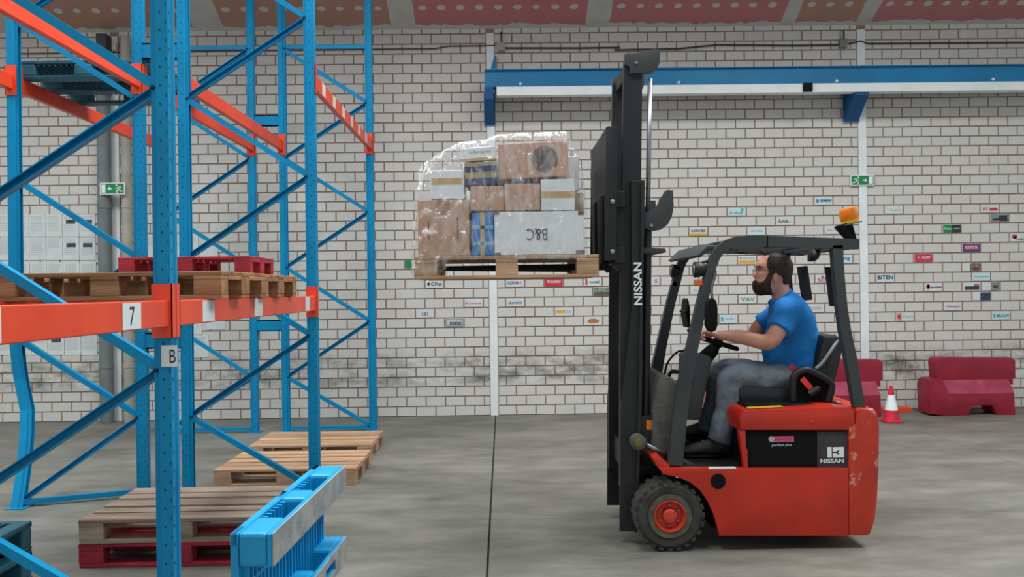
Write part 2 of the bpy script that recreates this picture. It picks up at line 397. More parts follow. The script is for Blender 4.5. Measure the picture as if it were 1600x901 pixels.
M_FILL = mat('joint_compound', 'cbc9c4', 'bfbdb8', 5, .85)
YR = -1.0
def roof_pt(x, y, off=0): return (x, y, roof_z(y) + off)
bm = bm_new()
v = [bm.verts.new(p) for p in ((-16, D+.3, roof_z(D+.3)), (16, D+.3, roof_z(D+.3)), (16, YR, roof_z(YR)), (-16, YR, roof_z(YR)), (16, -12, roof_z(YR)-SL*11), (-16, -12, roof_z(YR)-SL*11))]
v2 = [bm.verts.new(q.co + Vector((0, 0, .15))) for q in v]
for a, b, c, d in ((0, 1, 2, 3), (3, 2, 4, 5)):
    bm.faces.new((v[a], v[b], v[c], v[d])); bm.faces.new((v2[d], v2[c], v2[b], v2[a]))
for a, b in ((0, 1), (1, 2), (2, 4), (4, 5), (5, 3), (3, 0)): bm.faces.new((v[b], v[a], v2[a], v2[b]))
ceil = tag(obj('ceiling', bm, M_FILL), kind='structure')
BX = [W(p, 44, D).x for p in (-330, -60, 40, 305, 352, 612, 650, 914, 951, 1217, 1239, 1334, 1358, 1625, 1660, 1925)]
BT = [M_BB, M_BB, M_BB, M_BP, M_BP, M_BB, M_BP, M_BP]
cs = 1/math.sqrt(1+SL*SL)
for i in range(8):
    for r in range(2):
        x0, x1 = BX[2*i], BX[2*i+1]; s0 = .0 + 1.25*r; s1 = s0 + 1.2
        bm = bm_new(); uvl = bm.loops.layers.uv.new('UVMap'); th = .008
        P = []
        for s in (s0, s1):
            for x in (x0, x1): P.append((x, D - s*cs, roof_z(D - s*cs), x-x0, s-s0))
        lo = [bm.verts.new((p[0], p[1], p[2]-.002)) for p in P]; hi = [bm.verts.new((p[0], p[1], p[2]+th)) for p in P]
        f = bm.faces.new((lo[0], lo[1], lo[3], lo[2]))
        for lp in f.loops:
            p = P[lo.index(lp.vert)]; lp[uvl].uv = (p[3], p[4])
        for a, b in ((0, 1), (1, 3), (3, 2), (2, 0)): bm.faces.new((lo[b], lo[a], hi[a], hi[b]))
        obj('plasterboard', bm, BT[i], ceil)
# translucent rooflights that the daylight comes through
for i, (x, y) in enumerate(ROOFL):
    bm = bm_new(); t = 1.3*cs
    vv = [bm.verts.new((x+sx*1.15, y+sy*t, roof_z(y+sy*t) - .02)) for sx, sy in ((-1, -1), (1, -1), (1, 1), (-1, 1))]; bm.faces.new(vv)
    tag(obj('window_%d' % (i+1), bm, M_WHITE), kind='structure')

# ------------------------------------------------------------------ racking
FD, BAY = 1.016, 2.92
XR = -1.545; XL = XR - FD; X2R = XL - .37; X2L = X2R - 1.0
D1, D2, D3 = 3.77, 6.68, 9.68; D0 = .86
HT = 5.2; PN = 1.287
UW, UY = .084, .082
def upright_bm(xc, d, front, bend=None):
    """steel channel upright: front = +1 / -1 tells which way its face looks along x"""
    bm = bm_new(); w, q = UW/2, UY/2
    pl = [(w, -.018), (w-.006, -.012), (w-.006, .012), (w, .018), (w, q), (-w*.35, q), (-w*.5, q-.014), (-w, q-.014), (-w, q-.024), (-w*.42, q-.024), (-w*.28, q-.005), (w-.007, q-.005),
          (w-.007, -q+.005), (-w*.28, -q+.005), (-w*.42, -q+.024), (-w, -q+.024), (-w, -q+.014), (-w*.5, -q+.014), (-w*.35, -q), (w, -q)]
    zs = [0.006, HT] if not bend else [0.006, .12, .25, .4, .55, .72, .85, .97, 1.1, 1.25, HT]
    rings = []
    for z in zs:
        ox, oy = bend(z) if bend else (0, 0)
        rings.append([bm.verts.new((xc + front*a + ox, d + b + oy, z)) for a, b in pl])
    n = len(pl)
    for r0, r1 in zip(rings, rings[1:]):
        for i in range(n): bm.faces.new((r0[i], r0[(i+1) % n], r1[(i+1) % n], r1[i]))
    bm.faces.new(rings[-1]); bm.faces.new(rings[0][::-1]); bmesh.ops.recalc_face_normals(bm, faces=bm.faces)
    return bm
def slots_bm(xc, d, front):
    bm = bm_new(); y = d - UY/2 - .0012; z = .08
    def spot(f, w, h): bm.faces.new([bm.verts.new(f(w*math.cos(a), h*math.sin(a))) for a in [k*math.pi/3 for k in range(6)]])
    while z < HT - .05:
        spot(lambda a, b: (xc + front*.006 + a, y, z + b), .0048, .0048)
        spot(lambda a, b: (xc + front*.033 + a, y, z + .0375 + b), .002, .010)
        spot(lambda a, b: (xc + front*(UW/2 + .001), d - .026 + a, z + b), .004, .009)
        z += .0833
    return bm
def brace_bm(p0, p1, opening):
    """channel brace; opening -1 shows its open side to -y"""
    p0, p1 = Vector(p0), Vector(p1); t = (p1-p0).normalized(); nn = Vector((-t.z, 0, t.x)); Y = Vector((0, 1, 0)); bm = bm_new()
    pl = [(-.021, .02), (.021, .02), (.021, -.02), (.016, -.02), (.016, .015), (-.016, .015), (-.016, -.02), (-.021, -.02)]
    s = 1 if opening < 0 else -1
    ra = [bm.verts.new(p0 + nn*a + Y*b*s) for a, b in pl]; rb = [bm.verts.new(p1 + nn*a + Y*b*s) for a, b in pl]
    n = len(pl)
    for i in range(n): bm.faces.new((ra[i], ra[(i+1) % n], rb[(i+1) % n], rb[i]))
    bm.faces.new(ra[::-1]); bm.faces.new(rb); bmesh.ops.recalc_face_normals(bm, faces=bm.faces); return bm
def bolt_bm(x, y, z):
    bm = bm_new(); lathe(bm, [(.011, 0), (.011, -.012), (.006, -.014)], (x, y, z), 'Y', 8); return bm
def rack_frame(xl, xr, d, outer, label, bend=None):
    """outer: side (+1 right, -1 left) that faces the aisle and carries brace nodes at floor level"""
    t = thing('rack_frame', ((xl+xr)/2, d, 0), label, 'rack frame', 'upright frames of the blue pallet racking')
    for xc, f, isl in ((xl, -1, True), (xr, 1, False)):
        b = bend if (bend and isl) else None
        u = obj('upright', upright_bm(xc, d, f, b), M_BLUE, t)
        if not b: tag(obj('slots', slots_bm(xc, d, f), M_HOLE, u), kind='stuff')
        ox, oy = b(0) if b else (0, 0)
        bm = bm_new(); box(bm, xc-.075+ox, xc+.075+ox, d-.07+oy, d+.07+oy, 0, .008); obj('base_plate', bm, M_BLUE, t)
    xo, xi = (xr, xl) if outer > 0 else (xl, xr)
    def nd(side_outer, z):
        x = xo - outer*.034 if side_outer else xi + outer*.034
        if bend and ((side_outer and outer < 0) or (not side_outer and outer > 0)):
            ox, oy = bend(z); return Vector((x+ox, d+oy, z))
        return Vector((x, d, z))
    zs = [k*PN/2 for k in range(0, 9)]; zs[0] = .06
    for k in range(7):
        a, b = nd(k % 2 == 0, zs[k]), nd(k % 2 == 1, zs[k+1])
        if k: a.z += .014
        b.z -= .014
        rising = (b.x - a.x) > 0
        obj('brace', brace_bm(a, b, -1 if rising else 1), M_BLUE, t)
        obj('bolt', bolt_bm(b.x, b.y-.022, zs[k+1]), M_HOLE, t)
    for z in (.04, zs[7]+.02):
        obj('brace', brace_bm(nd(True, z), nd(False, z), 1), M_BLUE, t)
    return t
def bend2(z):
    pts = [(0, .17, -.30), (.25, .155, -.20), (.5, .13, -.10), (.72, .095, -.03), (.97, .03, 0), (1.2, 0, 0), (9, 0, 0)]
    for (z0, x0, y0), (z1, x1, y1) in zip(pts, pts[1:]):
        if z <= z1: k = (z-z0)/(z1-z0); return x0+(x1-x0)*k, y0+(y1-y0)*k
    return 0, 0
f1 = rack_frame(XL, XR, D1, 1, 'large nearest blue rack frame whose perforated post carries the white B tag')
rack_frame(XL, XR, D2, 1, 'blue rack frame standing behind the upended blue plastic pallet')
rack_frame(XL, XR, D3, 1, 'blue rack frame closest to the wall at the right end of the racking')
rack_frame(X2L, X2R, D1, -1, 'blue rack frame of the rear row out at the left edge')
rack_frame(X2L, X2R, D2, -1, 'blue rack frame with a dented, bent foot at the far left', bend2)
rack_frame(X2L, X2R, D3, -1, 'blue rack frame of the rear row beside the grey pipes on the wall')
def spacer(d, z, label):
    bm = bm_new(); box(bm, X2R+UW/2, XL-UW/2, d-.03, d-.012, z-.065, z+.065); box(bm, X2R+UW/2, XL-UW/2, d-.03, d+.03, z+.053, z+.065); box(bm, X2R+UW/2, XL-UW/2, d-.03, d+.03, z-.065, z-.053)
    o = centred('row_spacer', bm, M_BLUE); tag(o, label, 'spacer', 'spacers tying the two rack rows together')
spacer(D2, 3.6, 'high blue spacer bar behind the near post, left of the dark teal pallet'); spacer(D2, 1.26, 'low blue spacer bar just below the orange beam, behind the near post')
spacer(D3, 3.66, 'high blue spacer bar in front of the block wall'); spacer(D3, 1.25, 'low blue spacer bar in front of the block wall')
BZ0, BZ1 = 1.485, 1.605
def beam(x, face, da, db, zt, label, labels=(), stripes=0, h=.12):
    """beam along y between posts at da and db; face +1/-1 looks to the aisle"""
    t = thing('rack_beam', (x, (da+db)/2, zt-h), label, 'rack beam', 'orange beams of the pallet racking')
    xf = x + face*.012; a, b = da + UY/2 + .003, db - UY/2 - .003
    bm = bm_new(); box(bm, xf-.024, xf+.024, a, b, zt-h, zt, .004); bt = obj('bar', bm, M_ORANGE, t)
    for y, s in ((da, 1), (db, -1)):
        bm = bm_new(); yf = y + s*(UY/2+.002)
        box(bm, x-.042, x+.050 if face > 0 else x+.042, min(yf, yf+s*.005), max(yf, yf+s*.005), zt-h-.05, zt+.075) if face > 0 else box(bm, x-.050, x+.042, min(yf, yf+s*.005), max(yf, yf+s*.005), zt-h-.05, zt+.075)
        xo = x + face*(UW/2+.003); x0, x1 = sorted((xo, xo+face*.005)); y0, y1 = sorted((y - s*.002 + s*.006, yf+s*.005))
        box(bm, x0, x1, y0, y1, zt-h-.05, zt+.075)
        c = obj('end_connector', bm, M_ORANGE, t)
    for y, w, tx in labels:
        bm = bm_new(); x0 = xf + face*.0245; box(bm, min(x0, x0+face*.0012), max(x0, x0+face*.0012), y-w/2, y+w/2, zt-h+.006, zt-.006); o = obj('label', bm, M_PAPER, t)
        if tx:
            tb = textmesh(tx, .045, .075); bmesh.ops.rotate(tb, verts=tb.verts, cent=(0, 0, 0), matrix=Matrix.Rotation(R(90), 3, 'Z')); bmesh.ops.translate(tb, verts=tb.verts, vec=(x0+face*.002, y, zt-h/2)); obj('mark', tb, M_INKD, o)
    for k in range(stripes):
        y = a + .25 + k*(b-a-.3)/stripes; bm = bm_new(); x0 = xf + face*.0245
        box(bm, min(x0, x0+face*.0012), max(x0, x0+face*.0012), y, y+.13, zt-h+.01, zt-.004); obj('label', bm, mat('sticker_pale', 'ead2c8', rough=.6), t)
    return t
beam(XR, 1, D0, D1, BZ1, 'nearest orange beam with a white label reading 7, at eye level on the left', [(3.35, .165, '7'), (2.42, .12, None)])
beam(XR, 1, D1, D2, BZ1, 'eye-level orange beam with three pale labels under the brown pallets', [(4.22, .17, None), (5.08, .17, None), (6.35, .13, None)])
beam(XL, -1, D0, D1, BZ1, 'inner orange beam behind the nearest eye-level beam')
beam(XL, -1, D1, D2, BZ1, 'inner orange beam carrying the brown pallets at eye level')
UZ = 3.42
beam(XR, 1, D2, D3, UZ, 'high orange beam with pale stripes at the right end of the racking', stripes=6)
beam(XL, -1, D2, D3, UZ, 'high orange beam behind the striped one, ending in front of the wall')
beam(X2R, 1, D1, D2, UZ, 'high orange beam sloping down from the upper left corner')
beam(X2R, 1, D2, D3, UZ, 'high orange beam supporting the right side of the dark teal pallet')
beam(X2L, -1, D2, D3, UZ, 'high red-orange beam under the left side of the dark teal pallet')
beam(X2L, -1, D1, D2, UZ, 'high orange beam at the far left, out at the frame edge')
# B tag on the near post, white tag on the next one
bm = bm_new(); c = W(265, 556, D1-UY/2); box(bm, c.x-.036, c.x+.036, c.y-.003, c.y-.0018, c.z-.048, c.z+.048); tg = obj('tag', bm, M_PAPER, f1)
lettering('mark', 'B', (c.x+.015, c.y-.004, c.z), .028, .06, M_INKD, tg)

# ------------------------------------------------------------------ wooden pallets
def wood_pallet(name, m):
    root = bpy.data.objects.new(name, None); root.empty_display_size = .1; col.objects.link(root)
    def pc(nm, *b):
        bm = bm_new(); box(bm, *b, .003); return obj(nm, bm, m, root, local=True)
    jit = lambda: random.uniform(-.004, .004)
    for k, (y, w) in enumerate(((-.3275, .145), (-.175, .1), (0, .145), (.175, .1), (.3275, .145))): pc('deck_board', -.6+jit(), .6+jit(), y-w/2, y+w/2, .122, .144)
    for x in (-.5275, 0, .5275): pc('cross_board', x-.0725, x+.0725, -.4, .4, .1, .122)
    for x in (-.5275, 0, .5275):
        for y in (-.35, 0, .35): w = .05 if y else .0725; pc('block', x-.0725, x+.0725, y-w, y+w, .022, .1)
    for y in (-.35, 0, .35): w = .05 if y else .0725; pc('bottom_board', -.6+jit(), .6+jit(), y-w, y+w, 0, .022)
    return root
PAL = wood_pallet('wooden_pallet', M_WOOD)
first = True
def put_pallet(x, y, z, label, m=None, rot=0, scale=None):
    global first
    o = PAL if first else copy_tree(PAL); first = False
    o.location = (x, y, z); o.rotation_euler.z = rot
    if scale: o.scale = scale
    if m and m is not M_WOOD:
        seen = {}
        for ch in o.children:
            if ch.data.name not in seen: d = ch.data.copy(); d.materials[0] = m; seen[ch.data.name] = d
            ch.data = seen[ch.data.name]
    return tag(o, label, 'pallet', 'wooden pallets')
put_pallet(-1.90, 8.42, 0, 'pale wooden pallet on the floor nearest the wall')
put_pallet(-1.86, 7.35, 0, 'pale wooden pallet on the floor in front of the one nearest the wall')
put_pallet(-1.96, 5.34, 0, 'red painted pallet at the bottom of the floor stack', M_WOODR)
put_pallet(-1.96, 5.34, .1445, 'greyish weathered pallet stacked on the red one on the floor', M_WOODG, R(.6))
put_pallet(-2.04, 4.62, BZ1, 'brown wooden pallet on the orange beam at eye level', M_WOODB)
put_pallet(-2.07, 5.47, BZ1, 'light brown pallet on the beam under the red pallet', M_WOODB)
put_pallet(-1.97, 5.36, BZ1+.1445, 'small red pallet lying on top of the brown pallets on the beam', M_WOODR, 0, (.68, .65, .8))

# ------------------------------------------------------------------ plastic pallets (origin: middle of the floor side; length x, width y)
def plastic_pallet(name, L_, Wd, H, m, mrun):
    root = bpy.data.objects.new(name, None); root.empty_display_size = .1; col.objects.link(root)
    a, b = L_/2, Wd/2; dt = .03; rt = .024
    bm = bm_new()      # slotted deck: solid margins with a skirt, bars between
    for y0, y1 in ((-b, -b+.05), (b-.05, b), (-.04, .04)): box(bm, -a, a, y0, y1, H-dt, H, .004)
    for x0, x1 in ((-a, -a+.09), (a-.09, a), (-.05, .05)): box(bm, x0, x1, -b, b, H-dt+.001, H-.001, .004)
    n = 26
    for k in range(1, n):
        x = -a + L_*k/n; box(bm, x-.006, x+.006, -b+.012, b-.012, H-dt-.022, H-.004)
    for y in (-b*.52, b*.52): box(bm, -a+.03, a-.03, y-.008, y+.008, H-dt-.02, H-.003)
    box(bm, -a+.02, a-.02, -b+.02, b-.02, H-dt+.004, H-dt+.012)
    obj('deck', bm, m, root, local=True)
    for x, hx in ((-a+.105, .105), (0, .075), (a-.105, .105)):
        for y in (-b+.06, 0, b-.06):
            bm = bm_new(); box(bm, x-hx, x+hx, y-.06, y+.06, rt-.002, H-dt+.002, .014, 2)
            obj('leg', bm, m, root, local=True)
    for y in (-b+.06, 0, b-.06):
        bm = bm_new()
        if y: box(bm, -a, a, y-.06, y+.06, .006, rt, .006)
        else:
            box(bm, -a, a, y-.06, y-.022, .006, rt, .004); box(bm, -a, a, y+.022, y+.06, .006, rt, .004)
            for x0, x1 in ((-a, -a+.22), (-.16, .16), (a-.22, a)): box(bm, x0, x1, y-.03, y+.03, .006, rt-.001)
        r = obj('runner', bm, m, root, local=True)
        bm = bm_new()
        if y: box(bm, -a+.003, a-.003, y-.057, y+.057, 0, .006)
        else:
            box(bm, -a+.003, a-.003, y-.057, y-.025, 0, .006); box(bm, -a+.003, a-.003, y+.025, y+.057, 0, .006)
            for x0, x1 in ((-a+.003, -a+.22), (-.16, .16), (a-.22, a-.003)): box(bm, x0, x1, y-.025, y+.025, 0, .006)
        obj('runner_sole', bm, mrun, r, local=True)
    return root
bp_ = plastic_pallet('plastic_pallet', 1.1, .8, .152, M_PBLUE, M_PGREY)
tag(bp_, 'bright blue plastic pallet standing on its edge in the foreground', 'pallet', 'plastic pallets')
# stand it on its long edge: pallet length runs into the room, soles face right, deck faces left
rz = Matrix.Rotation(R(-2.2), 4, 'Z')
Mx = rz @ Matrix(((0, 0, -1, 0), (1, 0, 0, 0), (0, -1, 0, 0), (0, 0, 0, 1)))
bp_.matrix_world = Matrix.Translation((-.785, 3.40, .4)) @ Mx
tp = plastic_pallet('plastic_pallet', 1.2, 1.0, .15, M_PTEAL, M_PTEAL)
tp.location = ((X2L+X2R)/2, 7.28, UZ+.002); tag(tp, 'dark teal plastic pallet stored high up on the orange beams', 'pallet', 'plastic pallets')
for k, lab in ((0, 'lower dark teal pallet of the stack at the bottom left corner'), (1, 'upper dark teal pallet of the stack at the bottom left corner')):
    o = copy_tree(tp); o.location = (-3.33, 4.36, k*.17); o.scale = (1, .8, 1.12); tag(o, lab, 'pallet', 'plastic pallets')

# ------------------------------------------------------------------ wall services
def wallbox(name, px0, py0, px1, py1, d0, d1, m, label, cat, group=None, bev=.004):
    a, b = W(px0, py1, d0), W(px1, py0, d0); bm = bm_new(); box(bm, a.x, b.x, d0, d1, a.z, b.z, bev); return tag(centred(name, bm, m), label, cat, group)
# crane runway beam on brackets
DB = D - .38
zb = W(760, 108, DB).z; x0 = W(757, 120, DB).x
t = thing('crane_beam', (4, DB, zb-.35), 'long blue runway beam mounted high on the block wall', 'beam')
hb = .30; bm = bm_new()
box(bm, x0, 14, DB, DB+.16, zb-.012, zb); box(bm, x0, 14, DB+.03, DB+.05, zb-.21, zb-.012); box(bm, x0, 14, DB, DB+.16, zb-.222, zb-.21); obj('web', bm, M_CRANE, t)
bm = bm_new(); box(bm, x0+.15, 14, DB-.005, DB+.12, zb-.335, zb-.223, .003); obj('rail', bm, M_WHITE, t)
for px in (813, 1061, 1308, 1553):
    c = W(px, 122 if px > 1000 else 127, DB); bm = bm_new(); lathe(bm, [(.02, 0), (.02, -.02), (.012, -.035)], (c.x, DB+.03, zb-.19), 'Y', 10); obj('rail_bolt', bm, M_WHITE, t)
a = W(1254, 136, DB); b = W(1268, 124, DB); bm = bm_new(); box(bm, a.x, b.x, DB-.04, DB+.06, zb-.33, zb-.22, .004); obj('cable_clamp', bm, M_DARK, t)
for i, (px, w) in enumerate(((764, 14), (1348, 22))):
    c = W(px, 150, DB).x; hw = w/2*DB/F; lab = ('blue bracket under the left end of the runway beam', 'blue bracket under the runway beam above the right exit sign', 'blue bracket under the runway beam beyond the right edge')[i]
    t = thing('crane_bracket', (c, D-.2, zb-.6), lab, 'bracket', 'brackets of the runway beam')
    bm = bm_new(); prismx = [(DB+.0, zb-.223), (D-.025, zb-.223), (D-.025, zb-.62), (D-.06, zb-.62), (DB+.02, zb-.37)]
    va = [bm.verts.new((c-hw, y, z)) for y, z in prismx]; vb = [bm.verts.new((c+hw, y, z)) for y, z in prismx]
    bm.faces.new(va); bm.faces.new(vb[::-1])
    for k in range(5): bm.faces.new((va[k], vb[k], vb[(k+1) % 5], va[(k+1) % 5]))
    bmesh.ops.recalc_face_normals(bm, faces=bm.faces); obj('gusset', bm, M_BRACK, t)
    bm = bm_new(); box(bm, c-hw-.015, c+hw+.015, D-.045, D-.021, zb-.64, zb-.225, .003); obj('wall_plate', bm, M_BRACK, t)
    if i == 0:
        bm = bm_new(); pr = [(c, zb+.001), (c+.1, zb+.001), (c+.1, zb+.26), (c+.075, zb+.26)]; prism(bm, pr, D-.06, D-.03); obj('upper_strut', bm, M_CRANE, t)
# conduit and junction boxes
def cable(pts, r, label, m=M_CABLE):
    bm = bm_new(); tube(bm, [W(x, y, D-.02) for x, y in pts], r, 8); o = centred('wall_cable', bm, m); tag(o, label, 'cable')
cable([(20, 84), (300, 80), (560, 77), (680, 76), (700, 72), (774, 71)], .008, 'thin cable along the wall left of the junction box')
cable([(786, 75), (900, 75), (968, 74)], .011, 'dark cable along the wall between the left junction box and the mast')
cable([(960, 78), (1060, 76), (1120, 70), (1240, 71), (1310, 70)], .011, 'dark cable sagging along the wall above the runway beam')
cable([(1326, 68), (1345, 64), (1356, 68), (1480, 67), (1640, 66)], .011, 'dark cable along the wall at the upper right')
cable([(1318, 47), (1319, 62)], .010, 'short cable dropping from the ceiling to the right junction box'); cable([(783, 50), (784, 66)], .010, 'short cable dropping from the ceiling to the left junction box')
wallbox('junction_box', 777, 65, 789, 79, D-.06, D-.002, M_PIPEB, 'pale square junction box beside the middle white post', 'junction box')
wallbox('junction_box', 1313, 60, 1324, 74, D-.06, D-.002, M_PIPE, 'small grey junction box left of the right white post', 'junction box')
# pipes at the left post
for px, r, y0, y1, m, lab in ((164, .085, 95, 657, M_PIPE, 'dark grey drain pipe beside the left white post'), (199, .062, 58, 655, M_PIPEB, 'beige pipe running down the wall right of the left white post')):
    a, b = W(px-5, y0, D-.09), W(px+4, y1, D-.09); bm = bm_new(); t = thing('wall_pipe', (b.x, D-.09, 0), lab, 'pipe')
    tube(bm, [(b.x, D-.1, 0.002), (b.x, D-.1, a.z)], r, 20); obj('pipe', bm, m, t, smooth=True)
    for z in (.7, 2.75, 4.2):
        bm = bm_new(); lathe(bm, [(r, 0), (r+.008, 0), (r+.008, .04), (r, .04)], (b.x, D-.1, z), 'Z', 20); obj('collar', bm, m, t)
wallbox('fan_motor', 150, 52, 165, 96, D-.28, D-.12, M_SIGNK, 'dark motor at the top of the grey drain pipe', 'motor')
wallbox('switch_box', 168, 66, 180, 78, D-.11, D-.03, M_WHITE, 'small white box high up on the left post', 'box')
# emergency exit signs
def exit_sign(px0, py0, px1, py1, flip, label, off=.036):
    a, b = W(px0, py1, D-off), W(px1, py0, D-off); cx, cz = (a.x+b.x)/2, (a.z+b.z)/2; w, h = (b.x-a.x), (b.z-a.z); y = D-off
    t = thing('exit_sign', (cx, y, a.z), label, 'exit sign', 'emergency exit signs')
    bm = bm_new(); box(bm, cx-w/2, cx+w/2, y, y+.012, cz-h/2, cz+h/2, .002); pl = obj('plate', bm, M_WHITE, t)
    bm = bm_new(); box(bm, cx-w*.46, cx+w*.46, y-.0015, y, cz-h*.42, cz+h*.42); obj('field', bm, M_GREEN, t)
    s = 1 if flip else -1     # man runs towards the door
    def poly(pts, nm):
        bm = bm_new(); f = bm.faces.new([bm.verts.new((cx + s*p[0]*w, y-.0025, cz + p[1]*h)) for p in pts]); obj(nm, bm, M_WHITE, t)
    poly([(.27, -.34), (.43, -.34), (.43, .34), (.27, .34)], 'door_symbol')
    poly([(.0, -.05), (.10, -.05), (.10, -.18), (.2, 0), (.10, .18), (.10, .05), (0, .05)], 'arrow')
    bm = bm_new()
    for p, q, r in (((-.2, .12), (-.26, -.08), .05), ((-.26, -.08), (-.16, -.2), .034), ((-.16, -.2), (-.2, -.36), .03), ((-.26, -.08), (-.34, -.22), .034), ((-.34, -.22), (-.43, -.24), .03), ((-.2, .1), (-.12, -.02), .026), ((-.2, .12), (-.32, .14), .026), ((-.32, .14), (-.36, 0), .024)):
        P, Q = Vector((cx + s*p[0]*w, y-.0025, cz + p[1]*h)), Vector((cx + s*q[0]*w, y-.0025, cz + q[1]*h)); dd = (Q-P).normalized(); nn = Vector((-dd.z, 0, dd.x))*r*h*1.3
        bm.faces.new([bm.verts.new(v) for v in (P-nn, P+nn, Q+nn, Q-nn)])
    bm.faces.new([bm.verts.new((cx + s*(-.165)*w + .06*h*1.4*math.cos(k*math.pi/4), y-.0025, cz + .27*h + .09*h*math.sin(k*math.pi/4))) for k in range(8)]); obj('running_figure', bm, M_WHITE, t)
exit_sign(156, 285, 195, 304, False, 'green exit sign with its arrow to the left, on the left post', .21)
exit_sign(1329, 273, 1366, 290, True, 'green exit sign with its arrow to the right, on the right post')

# ------------------------------------------------------------------ name plates stuck on single blocks
def snap(px, py, wf=1.0):
    p = W(px, py, D); row = int(p.z / CH); pan = max(i for i in range(6) if PANELS[i][0] <= p.x)
    x = brick_x(pan, row); k = math.floor((p.x - x) / CW); return x + (k+.5)*CW, row*CH + CH/2
def plate(px, py, base, marks, label, exact=False):
    cx, cz = snap(px, py)
    if exact: cx = W(px, py, D).x
    w, h = .228, .102; y = D-.007
    t = thing('wall_plate', (cx, y, cz-h/2), label, 'name plate', 'small company plates stuck on the blocks of the wall')
    bm = bm_new(); box(bm, cx-w/2, cx+w/2, y, y+.006, cz-h/2, cz+h/2, .001); obj('plate', bm, base, t)
    for mk in marks:
        if mk[0] == 'T':       # text, u, v, width, height, material
            _, s, u, v_, ww, hh, m = mk; lettering('lettering', s, (cx+u*w, y-.0022, cz+v_*h), ww*w, hh*h, m, t, bold=True)
        elif mk[0] == 'R':
            _, u0, u1, v0, v1, m = mk; bm = bm_new(); box(bm, cx+u0*w, cx+u1*w, y-.0012, y, cz+v0*h, cz+v1*h); obj('field', bm, m, t)
        elif mk[0] == 'E':
            _, u, v_, ru, rv, m = mk; bm = bm_new(); bm.faces.new([bm.verts.new((cx+u*w+ru*w*math.cos(k*math.pi/8), y-.0016, cz+v_*h+rv*h*math.sin(k*math.pi/8))) for k in range(16)]); obj('emblem', bm, m, t)
WP = M_PAPER
LG = mat('print_pale_grey', 'b4bcbf', rough=.7); PL = mat('plate_pale_blue', 'cfe3e8', rough=.6)
plate(678, 442, WP, [('E', -.33, 0, .08, .2, M_INKD), ('T', 'C.Prat', .12, 0, .62, .42, M_SIGNK)], 'white plate with dark emblem and script under the lifted pallet\'s left end')
plate(804, 442, WP, [('T', 'ALFA', -.2, 0, .48, .45, M_SIGNB), ('E', .12, 0, .09, .22, M_PINK), ('E', .32, 0, .08, .2, LG)], 'white plate with blue letters and pink ring, right of the middle post')
plate(864, 441, M_SIGNR, [('T', 'TALLERES', 0, .1, .8, .34, WP)], 'red plate with white lettering under the lifted pallet')
plate(924, 441, WP, [('R', -.42, -.3, -.4, .4, M_SIGNR), ('T', 'metal', .1, 0, .55, .36, M_SIGNB)], 'white plate with red bar and blue word under the lifted pallet\'s right end')
plate(940, 454, WP, [('R', -.5, .5, -.5, -.05, mat('photo_olive', '6c7458', '474b40', 40, .7)), ('R', -.5, .5, -.05, .5, mat('photo_grey', '9aa39a', '6c736c', 40, .7))], 'landscape photo plate half hidden by the mast')
plate(740, 471, WP, [('E', -.4, 0, .06, .12, M_SIGNR), ('T', 'Comercial', .08, 0, .72, .24, M_PINK)], 'white plate with thin pink lettering left of the middle post')
plate(804, 471, WP, [('T', 'aluminio', 0, 0, .8, .36, M_SIGNB)], 'white plate with pale blue script right of the middle post')
plate(665, 488, WP, [('T', '181', 0, -.05, .34, .46, mat('ink_violet', '7a6a94', rough=.7))], 'white plate with three violet figures in the middle')
plate(711, 503, mat('plate_grey_blue', '8fa0a8', rough=.6), [('R', -.44, .44, -.34, .36, mat('plate_dull', 'c3cccb', rough=.6)), ('T', '.nexus', .04, -.08, .7, .42, M_SIGNK)], 'grey framed plate with dark lettering, lowest one left of the middle post')
plate(879, 487, WP, [('R', -.45, .08, -.2, .22, M_SIGNY), ('T', 'SA', .28, 0, .26, .4, LG)], 'white plate with a yellow band left of the mast')
plate(923, 501, WP, [('E', 0, 0, .34, .3, M_SIGNO)], 'white plate with a brown oval beside the mast')
plate(1149, 330, PL, [('T', 'Grefusa', -.04, -.12, .78, .4, M_SIGNT), ('E', .3, .2, .09, .25, M_SIGNT)], 'pale plate with turquoise lettering and swirl, above the cab roof')
plate(1284, 314, PL, [('E', -.35, 0, .08, .24, M_SIGNB), ('T', 'SIEMENS', .13, .03, .66, .32, M_INKD)], 'pale plate with a round emblem and dark letters, highest left of the right post')
plate(1224, 345, WP, [('T', 'ÅLADE', -.12, 0, .6, .5, M_INKD), ('T', 'S.A.', .34, -.1, .22, .25, M_INK)], 'white plate lettered in large dark capitals above the driver')
plate(1089, 363, WP, [('T', 'KÄRCHER', 0, .15, .84, .4, M_SIGNK), ('R', -.5, .5, -.5, -.2, M_SIGNY)], 'white plate with black name over a yellow strip')
plate(1180, 361, PL, [('T', 'camelia', 0, .05, .72, .3, LG)], 'pale plate with faint grey script right above the cab roof')
plate(1300, 361, WP, [('T', 'Ferretal', 0, 0, .7, .26, LG)], 'white plate with faint script left of the beacon')
plate(1164, 406, WP, [('R', -.46, .46, -.42, .02, M_SIGNY), ('E', -.38, .26, .04, .14, M_SIGNR), ('T', 'seguridad', .06, .27, .74, .26, LG)], 'plate with a yellow lower half behind the driver\'s forehead')
plate(1238, 395, WP, [('T', 'esco', 0, 0, .5, .3, LG)], 'white plate just under the far roof bar of the cab')
plate(1283, 435, WP, [('T', 'B.P', 0, .27, .4, .3, M_SIGNB), ('T', 'SOR', 0, -.16, .8, .5, M_SIGNR)], 'white plate with red capitals between the rear cab pillars')
plate(1316, 406, PL, [('T', 'amg', .1, 0, .5, .4, M_SIGNB)], 'pale plate beside the rear cab pillar, left of the right post')
